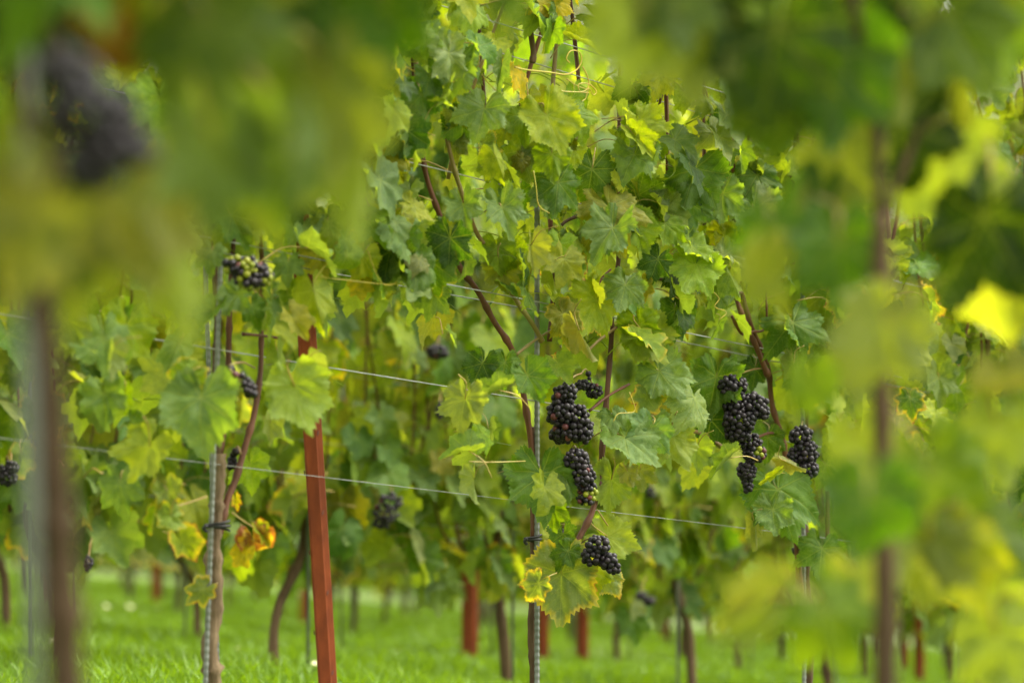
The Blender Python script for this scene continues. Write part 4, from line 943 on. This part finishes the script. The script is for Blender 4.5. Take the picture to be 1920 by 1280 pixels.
NL = [ # key, px, py, width(px), tint, shape, yaw, pitch, roll, dz, back
    ('l', 400, 70, 300, 'm', 'n', -10, 30, 20, -.06, 0), ('l', 420, 180, 260, 'm', 'n', 5, 20, -10, -.02, 0), ('l', 400, 300, 250, 'g', 'n', 0, 5, 10, -.10, 1), ('l', 545, 320, 260, 'm', 'f', 15, 0, 5, -.16, 0),
    ('l', 620, 200, 260, 'o', 'n', 0, 0, 10, -.04, 1), ('l', 520, 60, 240, 'o', 'n', 10, -10, 20, .02, 1), ('l', 680, 330, 220, 'y', 'f', 30, 0, 0, -.04, 1), ('l', 640, 90, 230, 'g', 'n', 20, 10, 0, -.02, 0),
    ('l', 50, 60, 240, 'd', 'n', -20, -10, 0, .06, 0), ('l', 150, 20, 260, 'b', 'n', 0, -20, 30, .08, 0), ('l', 20, 250, 200, 'o', 'n', -10, 0, 0, .04, 1), ('l', 270, 60, 180, 'd', 'n', 0, 0, 0, .08, 0),
    ('l', 60, 430, 280, 't', 'n', -10, 25, -20, -.06, 0), ('l', 250, 410, 260, 't', 'n', 10, 25, 20, -.02, 0), ('l', 40, 500, 240, 'd', 'n', 0, -5, 0, .02, 0), ('l', 130, 500, 220, 'o', 'n', 0, 0, 0, .06, 1), ('l', 325, 540, 190, 'y', 'f', 20, 0, 5, .0, 1), ('l', 500, 330, 230, 'o', 'n', 0, 0, 0, .05, 1),
    ('l', 720, 40, 200, 'g', 'n', 10, 10, 10, .03, 0),
    ('r', 1190, 60, 200, 'y', 'n', 10, 0, 0, -.02, 1), ('r', 1290, 90, 210, 'o', 'n', 0, 10, 0, .0, 1), ('r', 1260, 10, 180, 'm', 'n', 0, 30, 0, -.05, 0), ('r', 1330, 30, 190, 'y', 'n', 0, -5, 0, .04, 1),
    ('r', 1450, 90, 270, 'd', 'n', 0, 0, -10, -.08, 0), ('r', 1470, 190, 220, 'd', 'n', 5, 5, 10, -.05, 0), ('r', 1560, 140, 240, 'g', 'n', 0, 25, 0, -.10, 0), ('r', 1600, 60, 220, 'd', 'n', 0, 0, 20, .04, 0), ('r', 1690, 100, 220, 'o', 'n', 0, 5, 0, .0, 1),
    ('r', 1690, 260, 220, 'd', 'n', 0, 0, 10, .05, 0), ('r', 1800, 60, 230, 'm', 'n', 0, 30, 20, -.05, 0), ('r', 1880, 40, 220, 'l', 'n', 10, 20, 0, 0, 0), ('r', 1790, 200, 180, 'p', 'f', 0, 20, 0, .02, 0),
    ('r', 1780, 330, 230, 'y', 'n', 0, 0, 20, .04, 1), ('r', 1580, 330, 200, 'o', 'n', -10, 0, 0, .05, 1), ('r', 1540, 400, 170, 'g', 'f', 0, 10, 0, .06, 0),
    ('r', 1575, 480, 190, 'g', 'n', 5, 15, 15, -.10, 0), ('r', 1420, 500, 140, 'o', 'f', 10, 0, 0, -.02, 1), ('r', 1470, 530, 130, 'Y', 'f', 30, 0, 10, .0, 1), ('r', 1440, 440, 130, 'g', 'n', 0, 5, 0, .02, 0), ('r', 1830, 440, 260, 'd', 'n', 0, -5, -10, -.03, 0), ('r', 1895, 540, 190, 'Y', 'n', 0, 5, 0, .03, 1), ('r', 1900, 420, 200, 'd', 'n', 0, 0, 0, 0, 0),
    ('r', 1650, 630, 190, 'o', 'n', 0, 15, -20, -.26, 1), ('r', 1515, 725, 110, 'l', 'n', 0, 20, 0, -.06, 0), ('r', 1610, 690, 120, 'o', 'n', 0, 10, 0, 0, 1),
    ('r', 1885, 730, 150, 't', 'c', 0, 30, 0, -.03, 0), ('r', 1870, 820, 170, 'y', 'n', 0, 10, 0, -.02, 1), ('r', 1620, 840, 140, 'y', 'n', 0, 5, 10, .03, 1), ('r', 1760, 920, 230, 'l', 'n', 0, 15, 10, -.04, 0), ('r', 1628, 955, 180, 'g', 'n', 0, 20, -15, -.26, 0), 
    ('r', 1740, 1040, 190, 'o', 'n', 0, 10, 0, -.02, 1), ('r', 1610, 1095, 120, 'Y', 'n', 0, 20, 10, -.03, 1), ('r', 1800, 1060, 180, 'Y', 'n', 0, 20, 20, -.05, 0), ('r', 1880, 1020, 170, 'm', 'n', 20, 30, 30, -.08, 0), ('r', 1420, 1125, 170, 'p', 'f', -10, 45, -60, -.05, 0), ('r', 1400, 1170, 130, 'y', 'f', -10, 30, -50, -.03, 1),
    ('r', 1560, 1165, 180, 'l', 'n', 10, 25, 30, -.04, 0), ('r', 1870, 1220, 220, 'y', 'n', 0, 10, 0, -.04, 1), ('r', 1880, 1130, 180, 'y', 'n', 0, 10, 0, .03, 1), 
]
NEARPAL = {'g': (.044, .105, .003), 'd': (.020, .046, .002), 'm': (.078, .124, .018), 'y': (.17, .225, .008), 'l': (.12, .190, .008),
           'Y': (.34, .35, .015), 'o': (.110, .135, .006), 't': (.19, .19, .055), 'b': (.14, .06, .014), 'p': (.18, .20, .05)}   # most tints darkened to stand in for shade from the near canopy
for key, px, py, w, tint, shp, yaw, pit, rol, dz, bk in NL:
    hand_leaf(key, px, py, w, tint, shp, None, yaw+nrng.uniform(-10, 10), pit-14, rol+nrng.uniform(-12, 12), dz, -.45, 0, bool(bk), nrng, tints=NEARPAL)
# the rest of both canopies, beyond the edges of the view
for key in 'lr':
    rng = random.Random(500+ord(key)); v = NV[key]; Mv = mat_of(v)
    for pos, nr, tp, sz in shoot_leaves(rng, grow_shoots(rng, 10, 1.9, .55, .40), .5, .055, (.055, .085), .6):
        px, py = pix(Mv @ pos)
        if -110 < px < 2030 and -90 < py < 1400: continue
        add_leaf(v, leaf_matrix(pos, nr, tp, sz), rng.choice(LEAF), pick_tint(rng))
bunch(172, 225, row_depth(0, 172)-.12, [(-40, -90, 75, 60), (0, -10, 100, 80), (40, 50, 90, 70), (0, 90, 70, 55), (80, 60, 50, 40)], 'large blurred dark bunch with pink and amber berries in the foreground', random.Random(4), rb=.0072, green=.0, red=.015, limit=230, meshes=BERRY, stalk_to=at(100, 60, row_depth(0, 120)+.03), green_zone=(70, 20, 40, 40, .12))

# ================================================================== SMALL THINGS IN THE GRASS
import bmesh
def flower_mesh():
    V = []; Fc = []
    for i in range(11):
        a = i/11*6.283; c, s = math.cos(a), math.sin(a); o = len(V)
        V += [Vector((c*.003-s*.002, s*.003+c*.002, .052)), Vector((c*.003+s*.002, s*.003-c*.002, .052)), Vector((c*.014+s*.003, s*.014-c*.003, .055)), Vector((c*.014-s*.003, s*.014+c*.003, .055))]
        Fc.append((o, o+1, o+2, o+3))
    tube_geo([Vector((0, 0, -.01)), Vector((.004, 0, .03)), Vector((0, 0, .052))], .001, 4, V, Fc)
    return mesh_from('meadow_flower', V, Fc, M['flower'], smooth=False)
FM = flower_mesh(); fr = random.Random(9)
for i in range(9):
    d = fr.uniform(5.5, 12); px = fr.uniform(100, 1800)
    x = (px-CX)/F*d
    o = link('meadow_flower', FM); o.location = (x, d, gz(x, d)); o.scale = [fr.uniform(.9, 1.5)]*3; o.rotation_euler = (fr.uniform(-.4, .4), fr.uniform(-.4, .4), fr.uniform(0, 6))
    tag(o, 'small pale flower head in the green grass', 'flower', 'flowers in the grass')
